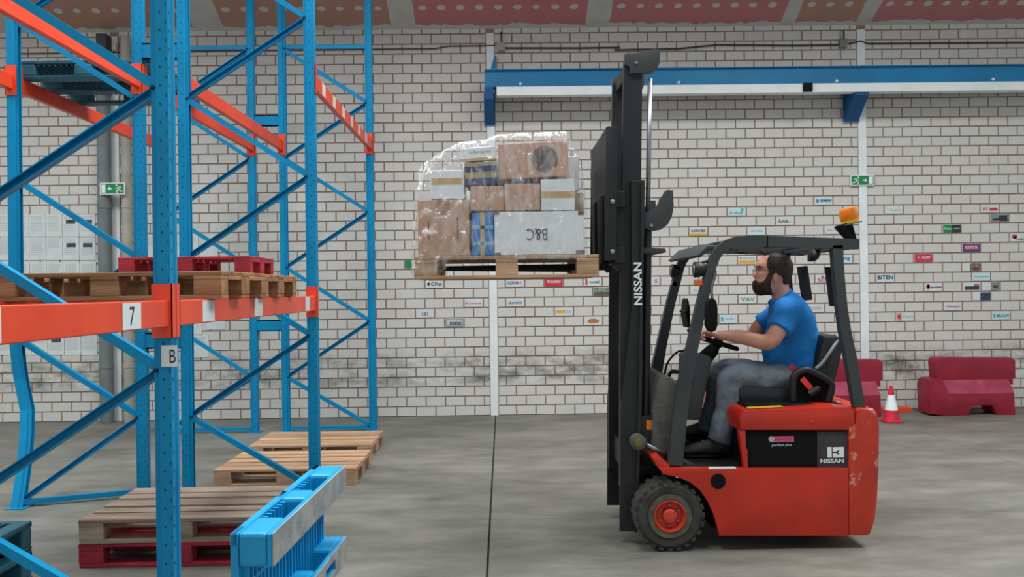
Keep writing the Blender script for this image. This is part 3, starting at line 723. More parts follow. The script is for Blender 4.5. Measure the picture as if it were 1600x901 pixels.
plate(1163, 467, WP, [('T', 'VAV', 0, 0, .8, .5, mat('ink_green', '5d9a7e', rough=.7))], 'white plate with a green zigzag mark in front of the driver\'s chin')
plate(1275, 481, WP, [('T', 'CADESA', .05, .02, .7, .36, LG)], 'white plate behind the driver\'s back')
plate(1136, 497, PL, [('R', -.45, -.3, -.3, .3, M_SIGNT), ('T', 'PROJECT', .12, 0, .62, .34, LG)], 'pale blue plate right of the cab mirror')
plate(1088, 454, WP, [('T', 'Nova', 0, 0, .6, .36, LG)], 'white plate between the two front cab pillars')
plate(1022, 443, WP, [('T', 'S', .3, 0, .16, .5, M_PINK)], 'white plate right behind the mast cylinder')
plate(1394, 327, WP, [('R', -.4, -.2, .05, .1, LG), ('T', 'tecnocable', .12, -.02, .7, .2, LG)], 'white plate with one thin grey line of script, right of the beacon')
plate(1545, 327, WP, [('T', 'F/', -.26, -.05, .3, .42, M_SIGNR), ('R', -.02, .44, -.28, .1, M_SIGNR)], 'white plate with red block mark at the upper right')
plate(1560, 341, mat('photo_grey2', '98a19c', '7b837f', 40, .7), [('R', -.05, .44, -.36, .36, M_SIGNK), ('R', -.42, -.05, -.3, -.02, M_SIGNK)], 'dark photo plate below the red block mark')
plate(1487, 357, M_GREEN, [('R', 0, .5, -.5, .5, M_SIGNK), ('T', 'Phoenix', -.24, .0, .4, .3, WP), ('T', 'contact', .25, 0, .4, .22, LG)], 'plate half green, half black')
plate(1590, 370, WP, [('E', -.28, .12, .16, .3, M_SIGNR), ('E', -.2, -.02, .12, .2, WP), ('T', 'FAGOR', .14, -.22, .6, .24, M_SIGNK)], 'white plate with a red curved mark at the right edge')
plate(1516, 387, M_SIGNP, [('R', -.4, .4, -.2, .32, M_PINK), ('T', 'COSTA', 0, .06, .7, .34, M_PAPER)], 'purple plate with a pink panel')
plate(1442, 403, M_SIGNR, [('T', 'NORF', .14, .08, .5, .32, WP), ('E', -.3, .1, .05, .12, WP), ('R', -.3, .4, -.32, -.26, M_PINK)], 'red plate with white capitals right of the right post')
plate(1510, 418, WP, [('R', -.1, .5, -.5, .5, mat('photo_tan', '9a9284', '6f5a50', 30, .7)), ('E', .22, -.2, .2, .24, mat('photo_brown', '6d4a42', rough=.7))], 'half white, half photo plate, topmost of the photo cluster')
plate(1383, 434, PL, [('T', 'BITEN', 0, .1, .9, .54, M_INKD), ('E', .0, -.1, .12, .3, M_PAPER)], 'pale plate with large dark capitals beside the right post')
plate(1533, 433, PL, [('T', 'bioconstruct', 0, .04, .84, .18, M_SIGNT)], 'pale turquoise plate inside the photo cluster')
plate(1457, 448, WP, [('E', -.32, .05, .12, .36, M_PINK), ('E', -.3, .1, .08, .24, WP), ('T', 'Jacolan', .14, -.02, .66, .34, M_SIGNK)], 'white plate with a pink ring and dark script')
plate(1518, 449, WP, [('R', -.42, .42, -.42, .05, mat('photo_plum', '4a3b50', rough=.7)), ('R', .12, .42, .0, .35, mat('photo_mauve', '8d7a7c', rough=.7))], 'photo plate showing a dark lorry, left in the photo cluster')
plate(1548, 449, WP, [('R', -.02, .5, -.5, .5, mat('photo_grey', '9aa39a')), ('E', .25, -.02, .17, .2, mat('photo_dkgreen', '3e4a46', rough=.7))], 'half white, half green photo plate, right in the photo cluster')
plate(1534, 463, WP, [('R', -.08, .5, -.5, .5, mat('photo_navy', '3d4a6b', '2b3550', 40, .7))], 'half white, half navy photo plate, lowest of the photo cluster')
plate(1488, 479, WP, [('T', 'Champion', 0, -.02, .82, .36, M_PINK)], 'white plate with the pink name Champion')
plate(1414, 494, WP, [('R', -.5, -.2, -.5, .5, mat('plate_rose', 'd8a09c', rough=.6)), ('E', -.35, 0, .1, .3, M_SIGNR), ('T', 'PONTIS', .15, 0, .62, .38, LG)], 'white plate with a rose square at its left end')
plate(1564, 493, PL, [('T', 'B BRAUN', 0, 0, .88, .44, mat('ink_teal', '4f8f8c', rough=.7))], 'pale plate with the teal name B BRAUN')
wallbox('green_button', 634, 406, 643, 417, D-.03, D-.003, M_GREEN, 'tiny green plate on the wall left of the wrapped load', 'plate', bev=.001)

# printed sheets pinned on the wall at the left
def sheet(px, py, w, h, kind, lab):
    c = W(px, py, D-.01); t = thing('paper_sheet', (c.x, D-.008, c.z-h/2), lab, 'paper', 'printed sheets pinned on the left part of the wall')
    bm = bm_new(); box(bm, c.x-w/2, c.x+w/2, D-.008, D-.006, c.z-h/2, c.z+h/2); obj('sheet', bm, M_PAPER, t)
    bm = bm_new(); y = D-.0095
    n = 9
    for i in range(n):
        if kind == 1 and 2 <= i <= 4: continue
        if kind == 2 and i > 4: continue
        z = c.z + h*(.40 - .08*i); ww = w*.40*random.uniform(.8, 1); v = [bm.verts.new(p) for p in ((c.x-w*.4, y, z-.0045), (c.x-w*.4+2*ww, y, z-.0045), (c.x-w*.4+2*ww, y, z+.0045), (c.x-w*.4, y, z+.0045))]; bm.faces.new(v)
    tag(obj('print', bm, mat('ink_faint', 'c3c9ca', rough=.8), t), kind='stuff')
    if kind == 1:
        bm = bm_new(); box(bm, c.x-w*.28, c.x+w*.3, y, y+.001, c.z+.02, c.z+.075); obj('picture', bm, mat('photo_print', '5d6468', '23282b', 60, .8), t)
xs = [6, 32, 58, 84, 110, 136]; wsheet = .209
cols_ = ('left of the bent post', 'behind the bent post', 'right of the bent post', 'third from the grey pipe', 'second from the grey pipe', 'next to the grey pipe')
for r, (y, rn) in enumerate(((352, 'in the top row'), (388.5, 'in the second row'), (427, 'in the third row'), (537, 'in the bottom row'))):
    for k, x in enumerate(xs): sheet(x + (y-352)*.018, y, wsheet, .29, [(0, 0, 0, 0, 0, 1, 1), (1, 0, 0, 0, 2, 1, 1), (0, 2, 0, 0, 0, 0, 0), (0, 0, 0, 2, 1, 0, 0)][r][k+1], 'printed sheet %s, %s' % (rn, cols_[k]))
for x, y, lab in ((240, 385, 'printed sheet behind the near post'), (268, 385, 'printed sheet between the two near posts'), (296, 385, 'printed sheet left of the red pallet'), (325, 386, 'printed sheet above the red pallet'), (300, 505, 'printed sheet under the orange beam left'), (336, 497, 'printed sheet under the orange beam right'), (311, 541, 'lowest printed sheet under the orange beam')): sheet(x, y, .25, .29, 2, lab)

# ------------------------------------------------------------------ barriers, cone, plank by the wall
def barrier(cx, d, label):
    t = thing('plastic_barrier', (cx, d, 0), label, 'barrier', 'red plastic barriers by the wall')
    S = d/F; g = lambda x, y: ((x-1512)*S + cx, (647-y)*S)      # shape measured on the right-hand one
    lower = [g(1441, 644), g(1440, 600), g(1443, 592), g(1447, 590), g(1461, 590), g(1472, 614), g(1573, 613), g(1574, 648), g(1547, 648), g(1538, 632), g(1508, 632), g(1500, 648), g(1470, 648)]
    bm = bm_new(); prism(bm, lower, d-.17, d+.14, .016); obj('base', bm, M_BARR, t, smooth=True)
    bm = bm_new(); prism(bm, [g(1460, 592), g(1458, 566), g(1460, 560), g(1464, 558), g(1578, 560), g(1583, 564), g(1583, 592), g(1579, 593), g(1579, 602), g(1571, 602), g(1570, 594)], d-.07, d+.14, .016); obj('upper_block', bm, M_BARR, t, smooth=True)
    bm = bm_new(); zl, zh = g(0, 613.5)[1], g(0, 592)[1]; xa, xb, xc, xd = g(1472, 0)[0], g(1573, 0)[0], g(1462, 0)[0], g(1571, 0)[0]
    A = [bm.verts.new(q) for q in ((xa, d-.165, zl), (xb, d-.165, zl), (xd, d-.06, zh), (xc, d-.06, zh), (xa, d+.1, zl), (xb, d+.1, zl), (xd, d+.1, zh), (xc, d+.1, zh))]
    for q in ((0, 1, 2, 3), (4, 7, 6, 5), (0, 4, 5, 1), (3, 2, 6, 7), (0, 3, 7, 4), (1, 5, 6, 2)): bm.faces.new([A[k] for k in q])
    bmesh.ops.recalc_face_normals(bm, faces=bm.faces); obj('sloping_shoulder', bm, mat('barrier_lighter_red', 'a8405a', '962b44', 7, .6), t)  # shoulder in a lighter red than base and upper block
barrier(W(1512, 600, 10.28).x, 10.28, 'weathered red plastic barrier against the wall at the right')
barrier(W(1306, 600, 10.28).x, 10.28, 'red plastic barrier partly hidden behind the forklift')
c = W(1393, 658, 9.72); t = thing('traffic_cone', (c.x, 9.72, 0), 'small red and white traffic cone in front of the wall', 'traffic cone')
bm = bm_new(); box(bm, c.x-.105, c.x+.105, 9.72-.105, 9.72+.105, 0, .025, .01, 2); obj('base', bm, M_CONE, t)
for nm, pr, m in (('lower_body', [(.098, .025), (.09, .05), (.074, .145)], M_CONE), ('white_band', [(.0745, .145), (.037, .325)], M_WHITE), ('tip', [(.0372, .325), (.033, .36), (.02, .39), (.019, .425), (.012, .432)], M_CONE)):
    bm = bm_new(); lathe(bm, pr, (c.x, 9.72, 0), 'Z', 24); obj(nm, bm, m, t, smooth=True)
a, b = W(1374, 643, 10.45), W(1425, 636, 10.45); bm = bm_new(); prism(bm, [(a.x, .0), (b.x, .0), (b.x, .05), (b.x-.03, .065), (a.x+.3, .06), (a.x, .05)], 10.44, 10.58, .008); tag(centred('barrier_foot', bm, M_ORG), 'low orange plastic foot lying behind the cone', 'barrier foot')

# ------------------------------------------------------------------ forklift
DN, DF, DC = 5.05, 6.10, 5.575
base = W(1200, 850, DC); FK = thing('forklift', (base.x, DC, 0), 'red electric forklift with charcoal mast and cab, lifting a wrapped pallet', 'forklift')
def P2(pts, d): return [(lambda q: (q.x, q.z))(W(x, y, d)) for x, y in pts]
def part(name, bm, m, smooth=False, parent=FK): return obj(name, bm, m, parent, smooth)
def fprism(name, pts, d0, d1, m, bev=.01, parent=FK, dref=None, smooth=True):
    bm = bm_new(); prism(bm, P2(pts, dref or d0), d0, d1, bev); return part(name, bm, m, smooth, parent)
# chassis side with wheel arch (two side plates and core)
side = [(1030, 731), (1326, 731), (1326, 837), (1124, 837), (1121, 823), (1115, 803), (1106, 783), (1094, 766), (1078, 753), (1058, 745), (1036, 741)]
ch = fprism('chassis', side, DN, DN+.05, M_RED, .006)
part('chassis_side', (lambda b: (prism(b, P2(side, DN), DF-.05, DF, .006), b)[1])(bm_new()), M_RED, True)
a = W(1130, 836, DN); b = W(1320, 733, DN); bm = bm_new(); box(bm, a.x, b.x, DN+.05, DF-.05, a.z+.02, b.z-.02); part('underbody', bm, M_DARK)
c = W(1122, 751.5, DN); bm = bm_new(); lathe(bm, [(.047, -.001), (.047, -.003), (.04, -.0035)], (c.x, DN, c.z), 'Y', 24); part('filler_hole', bm, M_DARK)
# counterweight
cw = [(1326, 838), (1326, 668), (1336, 661), (1339, 640), (1345, 637), (1367, 639), (1373, 646), (1376, 664), (1375, 730), (1373, 775), (1369, 812), (1362, 834), (1356, 838)]
def rust_mat():
    m = mat('counterweight_red', 'c9361f', 'b52c1b', 4, .45, bump=.08, bscale=30).copy(); nt = m.node_tree; N = nt.nodes; L = nt.links; b = N['Principled BSDF']
    src = b.inputs['Base Color'].links[0].from_socket; g = N.new('ShaderNodeNewGeometry'); mp = N.new('ShaderNodeMapping'); mp.inputs['Scale'].default_value = (1.4, 1, 1); L.new(g.outputs[0], mp.inputs[0])
    n = N.new('ShaderNodeTexNoise'); n.inputs['Scale'].default_value = 9; n.inputs['Detail'].default_value = 8; n.inputs['Roughness'].default_value = .7; L.new(mp.outputs[0], n.inputs['Vector'])
    r = N.new('ShaderNodeMapRange'); r.inputs[1].default_value = .60; r.inputs[2].default_value = .64; r.inputs[4].default_value = .8; L.new(n.outputs[0], r.inputs[0])
    mx = N.new('ShaderNodeMix'); mx.data_type = 'RGBA'; mx.inputs[7].default_value = (*lin('c4a292'), 1); L.new(r.outputs[0], mx.inputs[0]); L.new(src, mx.inputs[6]); L.new(mx.outputs[2], b.inputs['Base Color']); return m
M_CW = rust_mat()
fprism('counterweight', cw, DN-.004, DF, M_CW, .03)
# battery compartment
fprism('battery_panel', [(1166, 674), (1277, 674), (1277, 731), (1166, 731)], DN+.02, DF-.02, M_DARK, .003, dref=DN+.02)
fprism('rear_panel', [(1277, 674), (1326, 674), (1326, 731), (1277, 731)], DN+.016, DF-.016, mat('panel_dusty_black', '41383a', '33302f', 14, .7), .003, dref=DN+.016)
fprism('battery_post', [(1155, 672), (1165, 672), (1166, 700), (1168, 702), (1169, 731), (1163, 731), (1158, 700)], DN+.005, DN+.06, M_RED, .004)
fprism('battery_post', [(1155, 672), (1165, 672), (1166, 700), (1168, 702), (1169, 731), (1163, 731), (1158, 700)], DF-.06, DF-.005, M_RED, .004, dref=DN)
hd = [(1157, 673), (1155, 656), (1156, 647), (1162, 641), (1230, 638), (1298, 635), (1330, 636), (1337, 641), (1338, 658), (1334, 668), (1326, 673)]
hood = fprism('hood', hd, DN-.002, DF, M_RED, .028)
a, b = W(1168, 640, DN+.06), W(1224, 640, DN+.06); zl = W(1195, 638.8, DN+.03).z
bm = bm_new(); bar(bm, (W(1169, 640.2, DN+.05).x, DN+.06, W(1169, 640.2, DN).z+.004), (W(1223, 637.6, DN+.05).x, DN+.06, W(1223, 637.6, DN).z+.004), .06, .003); obj('warning_label', bm, M_YELLOW, hood)
c = W(1268, 659, DN); bm = bm_new(); ball(bm, (c.x, DN-.004, c.z), .012, 8, 1, .6, 1); obj('latch', bm, M_RED, hood, True)
yy = DN+.0135
p = W(1222, 686, yy); bm = bm_new(); box(bm, p.x-.073, p.x+.075, yy+.004, yy+.0062, p.z-.018, p.z+.018, .001); st = part('battery_sticker', bm, M_PINK)
lettering('lettering', 'HAWKER', (p.x+.012, yy+.003, p.z), .105, .02, mat('sticker_pink_dark', 'b03a62', rough=.6), st, True)
bm = bm_new(); lathe(bm, [(.018, 0), (.018, -.002)], (p.x-.066, yy+.004, p.z+.002), 'Y', 16); obj('emblem', bm, mat('sticker_grey', 'b5a6b0', rough=.6), st)
p = W(1222, 695.5, yy); lettering('slogan', 'perfect plus', (p.x, yy+.004, p.z), .125, .022, M_LBLUE, FK, True)
yy = DN+.0145
def fr(nm, px0, px1, py0, py1, m, y=yy): 
    a, b = W(px0, py1, y), W(px1, py0, y); bm = bm_new(); box(bm, a.x, b.x, y-.001, y, a.z, b.z); return part(nm, bm, m)
fr('model_emblem', 1293, 1299.2, 698, 714.5, M_WHITE); fr('model_emblem', 1301, 1318.5, 698, 714.5, M_WHITE)
bm = bm_new()
for p, q in (((1301, 706.5), (1307, 706.5)), ((1306.5, 706.5), (1311, 703.5)), ((1306.5, 706.5), (1311, 709.5))):
    A, B = W(*p, yy-.002), W(*q, yy-.002); dd = (B-A).normalized(); nn = Vector((-dd.z, 0, dd.x))*.0045; bm.faces.new([bm.verts.new(v) for v in (A-nn, A+nn, B+nn, B-nn)])
part('model_emblem_wrench', bm, M_SIGNK)
p = W(1300, 719.5, yy); lettering('maker_name', 'NISSAN', (p.x, yy-.002, p.z), .145, .026, M_WHITE, FK, True)
# floor plate, edge highlight and front edge
fprism('floor_plate', [(1040, 731.5), (1166, 731.5), (1166, 742), (1040, 742)], DN+.02, DF-.02, M_BLACK, .004)
fr0 = W(1108, 731, DN); fr1 = W(1150, 731, DN); bm = bm_new(); box(bm, fr0.x, fr1.x, DN-.001, DN+.03, fr0.z-.006, fr0.z+.0015); part('edge_highlight', bm, M_WHITE)  # highlight on the chassis edge, put in as a thin white strip
fprism('front_edge', [(1020, 716), (1030, 712), (1046, 726), (1046, 733), (1030, 733)], DN+.02, DF-.02, M_RED, .006)
fprism('seat_support', [(1158, 700), (1166, 632), (1320, 632), (1320, 660), (1160, 672)], DN+.1, DF-.1, M_DARK, .01)
# front cowl and dashboard
fprism('front_cowl', [(1018, 716), (1020, 640), (1026, 600), (1033, 588), (1050, 590), (1062, 600), (1062, 640), (1052, 716)], DN+.16, DF-.12, M_DUST, .02)
fprism('dashboard', [(1068, 655), (1072, 606), (1082, 604), (1084, 560), (1092, 552), (1108, 556), (1113, 562), (1110, 580), (1104, 604), (1097, 640), (1094, 657)], DN+.38, DF-.2, M_GUARD, .015)
bm = bm_new(); tube(bm, [W(1122, 538, DC), W(1114, 546, DC), W(1104, 556, DC), W(1094, 572, DC)], [.02, .045, .05, .062], 14); part('steering_column', bm, M_DARK, 'all')
bm = bm_new(); tube(bm, spline([W(1038, 586, 5.5), W(1044, 565, 5.5), W(1062, 548, 5.55), W(1080, 556, 5.5)], 6), .007, 8); part('hose', bm, M_DARK, 'all')
bm = bm_new(); tube(bm, spline([W(1044, 592, 5.35), W(1050, 580, 5.35), W(1066, 584, 5.35), W(1072, 600, 5.35)], 6), .012, 8); part('hose', bm, M_DARK, 'all')
# steering wheel
wc = W(1121, 535.5, DC); u = (W(1151, 545, DC) - W(1092, 527, DC)); Rw = u.length/2; u.normalize(); Yv = Vector((0, 1, 0)); nrm = u.cross(Yv)
bm = bm_new(); tube(bm, [wc + (u*math.cos(k*math.pi/16) + Yv*math.sin(k*math.pi/16))*Rw for k in range(32)], .0155, 10, closed=True); sw = part('steering_wheel', bm, M_DARK, 'all')
bm = bm_new()
for a in (R(90), R(210), R(330)): tube(bm, [wc - nrm*.0, wc + (u*math.cos(a) + Yv*math.sin(a))*Rw], .011, 8)
obj('spoke', bm, M_DARK, sw, 'all'); bm = bm_new(); ball(bm, wc, .04, 10); obj('hub', bm, M_DARK, sw, 'all')
# wheels
def wheel(cx, cy, cz, r, w, outer, name='wheel'):
    bm = bm_new(); s = outer
    lathe(bm, [(r*.56, s*-.004), (r*.70, s*0.002), (r*.86, s*.004), (r*.96, s*-.012), (r, s*-.04), (r, s*-(w-.04)), (r*.9, s*-w), (r*.56, s*-w)], (cx, cy, cz), 'Y', 48, (False, True))
    n = 24
    for k in range(n):       # tread lugs
        a = 2*math.pi*k/n; ca, sa = math.cos(a), math.sin(a)
        for y0, y1 in ((s*-.002, s*-w*.48), (s*-w*.52, s*-w)):
            q = [(r*.93, -.08), (r*.93, .08), (r*1.02, .062), (r*1.02, -.062)]
            lo = []; hi = []
            for rr, da in q:
                x, z = rr*math.cos(a+da), rr*math.sin(a+da); lo.append(bm.verts.new((cx+x, cy+y0, cz+z))); hi.append(bm.verts.new((cx+x, cy+y1, cz+z)))
            fs = [bm.faces.new(lo), bm.faces.new(hi[::-1])] + [bm.faces.new((lo[i], hi[i], hi[(i+1) % 4], lo[(i+1) % 4])) for i in range(4)]
            bmesh.ops.recalc_face_normals(bm, faces=fs)
    t = part(name, bm, M_RUB)
    bm = bm_new(); lathe(bm, [(r*.48, s*.001), (r*.48, s*.006), (r*.63, s*.008), (r*.63, s*.001)], (cx, cy, cz), 'Y', 40, (False, False)); obj('sidewall_ring', bm, M_RUBW, t)
    bm = bm_new(); lathe(bm, [(r*.47, s*.009), (r*.44, s*.012), (r*.40, s*-.006), (r*.36, s*-.03), (r*.22, s*-.03), (r*.20, s*.008), (r*.17, s*.014), (r*.02, s*.016)], (cx, cy, cz), 'Y', 40, (False, True)); obj('rim', bm, mat('rim_red', 'd3402c', 'c23422', 12, .5), t, True)
    for k in range(6):
        a = k*math.pi/3 + .5; bm = bm_new(); lathe(bm, [(.008, s*-.03), (.008, s*-.016), (.004, s*-.014)], (cx+r*.30*math.cos(a), cy, cz+r*.30*math.sin(a)), 'Y', 6); obj('lug_nut', bm, M_STEEL, t)
    return t
c = W(1047, 807, DN+.0); r = .214
wheel(c.x, DN+.005, .222, r, .19, -1); wheel(c.x, DF-.005, .222, r, .19, 1)
c2 = W(1290, 807, DN); wheel(c2.x, DC-.1, .2, .19, .18, -1, 'rear_wheel')
bm = bm_new(); tube(bm, [(c.x, DN+.15, .222), (c.x, DF-.15, .222)], .07, 16); part('axle', bm, M_DARK)
bm = bm_new(); prism(bm, P2([(1030, 741), (1060, 745), (1094, 766), (1115, 803), (1124, 837), (1135, 837), (1135, 733), (1030, 733)], DN), DN+.2, DF-.2); part('arch_liner', bm, M_DARK)
# mast
DR0, DR1 = 5.27, 5.86
lean = lambda y: (y - 450) * -.016
outer_l, outer_r = 968.5, 997
def rail(name, xl, xr, y0, y1, d, w, m=M_MAST, lip=0):
    pts = [(xl + lean(y0)*0, y0), (xr, y0), (xr-4.5, y1), (xl-4.5, y1)]
    bm = bm_new(); prism(bm, P2(pts, DR0), d, d+w, .004); return part(name, bm, m)
# px at top and bottom measured on the near rail
bm = bm_new(); prism(bm, P2([(975, 96), (1004, 96), (1001, 400), (997, 700), (993, 760), (968, 760), (969, 500), (972, 250)], DR0), DR0, DR0+.05, .005); part('inner_rail', bm, M_MAST)
bm = bm_new(); prism(bm, P2([(975, 96), (1004, 96), (1001, 400), (997, 700), (993, 760), (968, 760), (969, 500), (972, 250)], DR0), DR1-.05, DR1, .005); part('inner_rail', bm, M_MAST)
orp = [(985, 282), (1005.5, 282), (1003, 480), (999, 620), (995, 830), (969, 830), (967, 600), (985, 600)]
for d0, d1 in ((DR0-.045, DR0), (DR1, DR1+.045)):
    bm = bm_new(); prism(bm, P2([(986, 282), (1005.5, 282), (1003, 480), (1000, 640), (995, 830), (969, 830), (970, 640), (987, 480)], DR0-.045), d0, d1, .004); o = part('outer_rail', bm, M_BLACK)
    bm = bm_new(); prism(bm, P2([(1001, 282), (1007, 282), (1004, 480), (1001, 640), (996, 830), (991, 830), (996, 640), (999, 480)], DR0-.045), min(d0-.02, d0) if d0 < DC else d0, d1 if d0 < DC else d1+.02, .003); obj('rail_flange', bm, M_MAST, o)
p = W(996, 443, DR0-.05); lettering('maker_name', 'NISSAN', (p.x, DR0-.068, p.z), .27, .052, M_WHITE, FK, True, rot=R(-90))
for (xa, ya, xb, yb), nm in (((976, 90, 1003, 112), 'mast_crossbar'), ((976, 300, 1000, 330), 'mast_crossbar'), ((972, 700, 996, 740), 'mast_crossbar')):
    a, b = W(xa, yb, DR0), W(xb, ya, DR0); bm = bm_new(); box(bm, a.x+.02, b.x-.02, DR0+.04, DR1-.04, a.z, b.z, .004); part(nm, bm, M_MAST)
for d in (DR0-.02, DR1-.03):
    fprism('mast_head', [(976, 84), (1009, 81), (1014, 78), (1022, 76), (1032, 77), (1031, 98), (1027, 106), (1019, 113), (985, 115), (984, 104), (976, 100)], d, d+.05, M_GUARD, .004, dref=DR0-.02)
c = W(994, 98, DR0-.02); bm = bm_new(); lathe(bm, [(.011, 0), (.011, -.008)], (c.x, DR0-.02, c.z), 'Y', 10); part('bolt', bm, M_STEEL)
for d in (DR0+.02, DR1-.02):
    bm = bm_new(); tube(bm, [W(1016.5, 122, DR0), W(1013, 335, DR0)], .0155, 14); bmesh.ops.translate(bm, verts=bm.verts, vec=(0, d-DR0, 0)); part('cylinder_rod', bm, M_CHROME, 'all')
    bm = bm_new(); tube(bm, [W(1013, 345, DR0), W(1009.5, 660, DR0)], .027, 16); bmesh.ops.translate(bm, verts=bm.verts, vec=(0, d-DR0, 0)); part('lift_cylinder', bm, M_MAST, True)
for d in (DR0-.03, DR1-.02):
    fprism('hose_guide', [(1005, 332), (1018, 329), (1026, 324), (1034, 308), (1041, 297), (1052, 297), (1053, 322), (1050, 338), (1044, 350), (1034, 358), (1018, 361), (1007, 356)], d, d+.05, M_GUARD, .004, dref=DR0-.03)
c = W(1017.5, 352, DR0-.03); bm = bm_new(); lathe(bm, [(.011, 0), (.011, -.008)], (c.x, DR0-.03, c.z), 'Y', 10); part('bolt', bm, M_STEEL)
fprism('stay_plate', [(1000, 386), (1040, 388), (1041, 394), (1000, 396)], DR0-.02, DR1+.02, M_GUARD, .003)
fprism('cylinder_seat', [(985, 650), (1027, 648), (1030, 676), (985, 690)], DR0-.03, DR0+.06, M_MAST, .006, dref=DR0-.03)
fprism('cylinder_seat', [(985, 650), (1027, 648), (1030, 676), (985, 690)], DR1-.06, DR1+.03, M_MAST, .006, dref=DR0-.03)
fr('orange_reflector', 1010, 1028, 656, 671, M_AMBER, DR0-.032)
c = W(995, 688, DR0-.05); bm = bm_new(); lathe(bm, [(.045, .04), (.05, .0), (.05, -.05), (.035, -.056)], (c.x, DR0-.05, c.z), 'Y', 24); part('tilt_pivot', bm, M_DUST, True)
bm = bm_new(); lathe(bm, [(.026, -.056), (.024, -.064), (.01, -.066)], (c.x+.004, DR0-.05, c.z-.004), 'Y', 16); part('pivot_pin', bm, mat('grease_brass', '6e6430', rough=.6), True)
bm = bm_new(); tube(bm, [W(1010, 694, DR0-.06), W(1042, 710, DR0-.06)], .014, 12); part('tilt_rod', bm, M_CHROME, 'all')
bm = bm_new(); tube(bm, [W(1038, 708, DR0-.06), W(1110, 745, DR0-.06)], .03, 14); part('tilt_cylinder', bm, M_MAST, True)
for dd in (5.5, 5.64):
    bm = bm_new(); bar(bm, W(990, 110, DR0) + Vector((0, dd-DR0, 0)), W(985, 330, DR0) + Vector((0, dd-DR0, 0)), .03, .012); part('lift_chain', bm, M_DARK)
# carriage, load backrest and forks
DBk0, DBk1 = 5.17, 6.05
for d in (DBk0, DBk1-.03):
    fprism('backrest_side', [(947, 199), (950, 197), (964, 197), (965, 202), (963, 405), (945, 407)], d, d+.03, M_MAST, .004, dref=DBk0)
for y0, y1 in ((197, 208), (395, 407), (290, 300)):
    a, b = W(948, y1, DBk0), W(964, y0, DBk0); bm = bm_new(); box(bm, a.x, b.x-.02, DBk0+.03, DBk1-.03, a.z, b.z, .003); part('backrest_rail', bm, M_MAST)
a, b = W(949, 400, DBk0), W(956, 202, DBk0)
for k in range(1, 14):
    y = DBk0 + (DBk1-DBk0)*k/14; bm = bm_new(); box(bm, a.x, a.x+.03, y-.02, y+.02, a.z, b.z, .003); part('backrest_bar', bm, M_MAST)
for y in (315, 393):
    c = W(957, y, DBk0); bm = bm_new(); lathe(bm, [(.014, 0), (.014, -.006), (.01, -.009)], (c.x, DBk0, c.z), 'Y', 12); part('bolt', bm, M_STEEL)
for y0, y1 in ((300, 325), (385, 412)):
    a, b = W(958, y1, DBk0+.1), W(976, y0, DBk0+.1); bm = bm_new(); box(bm, a.x, b.x, DBk0+.06, DBk1-.06, a.z, b.z, .004); part('carriage_plate', bm, M_BLACK)
for d in (DR0-.01, DR1-.04):
    fprism('carriage_arm', [(958, 296), (975, 296), (975, 420), (966, 423), (958, 415)], d, d+.05, M_BLACK, .004, dref=DR0)
zf = W(940, 414, 5.3).z
for d in (5.30, 5.72):
    a = W(938, 410, 5.3); bm = bm_new(); prism(bm, [(a.x+.055, zf+.45), (a.x+.018, zf+.45), (a.x+.018, zf+.012), (a.x-1.08, zf+.006), (a.x-1.1, zf-.004), (a.x-1.05, zf-.012), (a.x-.2, zf-.03), (a.x+.03, zf-.032), (a.x+.055, zf-.01)], d, d+.11, .003); part('fork', bm, M_DARK)
# overhead guard
fp = [(1056, 727), (1062, 660), (1068, 615), (1080, 555), (1096, 480), (1114, 412), (1119, 400), (1126, 390), (1136, 382), (1150, 377.5), (1175, 376), (1198, 376.5), (1343, 381)]
fh = [.088, .088, .085, .07, .062, .056, .056, .058, .06, .064, .066, .068, .064]
for d in (DN+.03, DF-.09):
    bm = bm_new(); pts = P2(fp, DN+.03); ribbon(bm, pts, .06, fh, d+.03); o = part('guard_side', bm, M_GUARD, True)
    bmesh.ops
    bm = bm_new(); ribbon(bm, P2([(1309, 383), (1312, 430), (1317, 480), (1322, 515), (1331, 560), (1345, 640)], DN+.03), .06, [.062, .062, .06, .062, .066, .066], d+.03); part('rear_pillar', bm, M_GUARD, True)
c = W(1199, 377, DN+.03); bm = bm_new(); box(bm, c.x-.004, c.x+.004, DN+.0285, DN+.092, c.z-.036, c.z+.036); part('weld_seam', bm, M_DARK)
pz = W(1150, 378, DN+.03)
for px, py, w, h in ((1128, 386, .16, .03), (1180, 377, .06, .045), (1225, 378, .06, .045), (1268, 379.5, .06, .045), (1308, 381, .06, .045), (1337, 381.5, .05, .055)):
    c = W(px, py, DN+.06); bm = bm_new(); box(bm, c.x-w/2, c.x+w/2, DN+.09, DF-.09, c.z-h/2, c.z+h/2, .006); part('roof_bar', bm, M_GUARD)
fprism('front_visor', [(1093, 398), (1113, 379), (1160, 370), (1165, 373), (1118, 384), (1098, 401)], DN+.10, DF-.02, M_GUARD, .004, dref=DN+.05)
# plates hung on the rear pillars
for d, dr in ((DN+.10, DN+.10), (DF-.13, DN+.10)):
    fprism('side_pad', [(1291, 417), (1306, 417), (1313, 479), (1298, 478)], d, d+.03, mat('pad_black', '17171c', rough=.8), .003, dref=dr)
fprism('tag_holder', [(1246, 417), (1262, 415), (1270, 468), (1254, 470)], 5.86, 5.88, mat('pad_black', '17171c'), .003, dref=5.86)
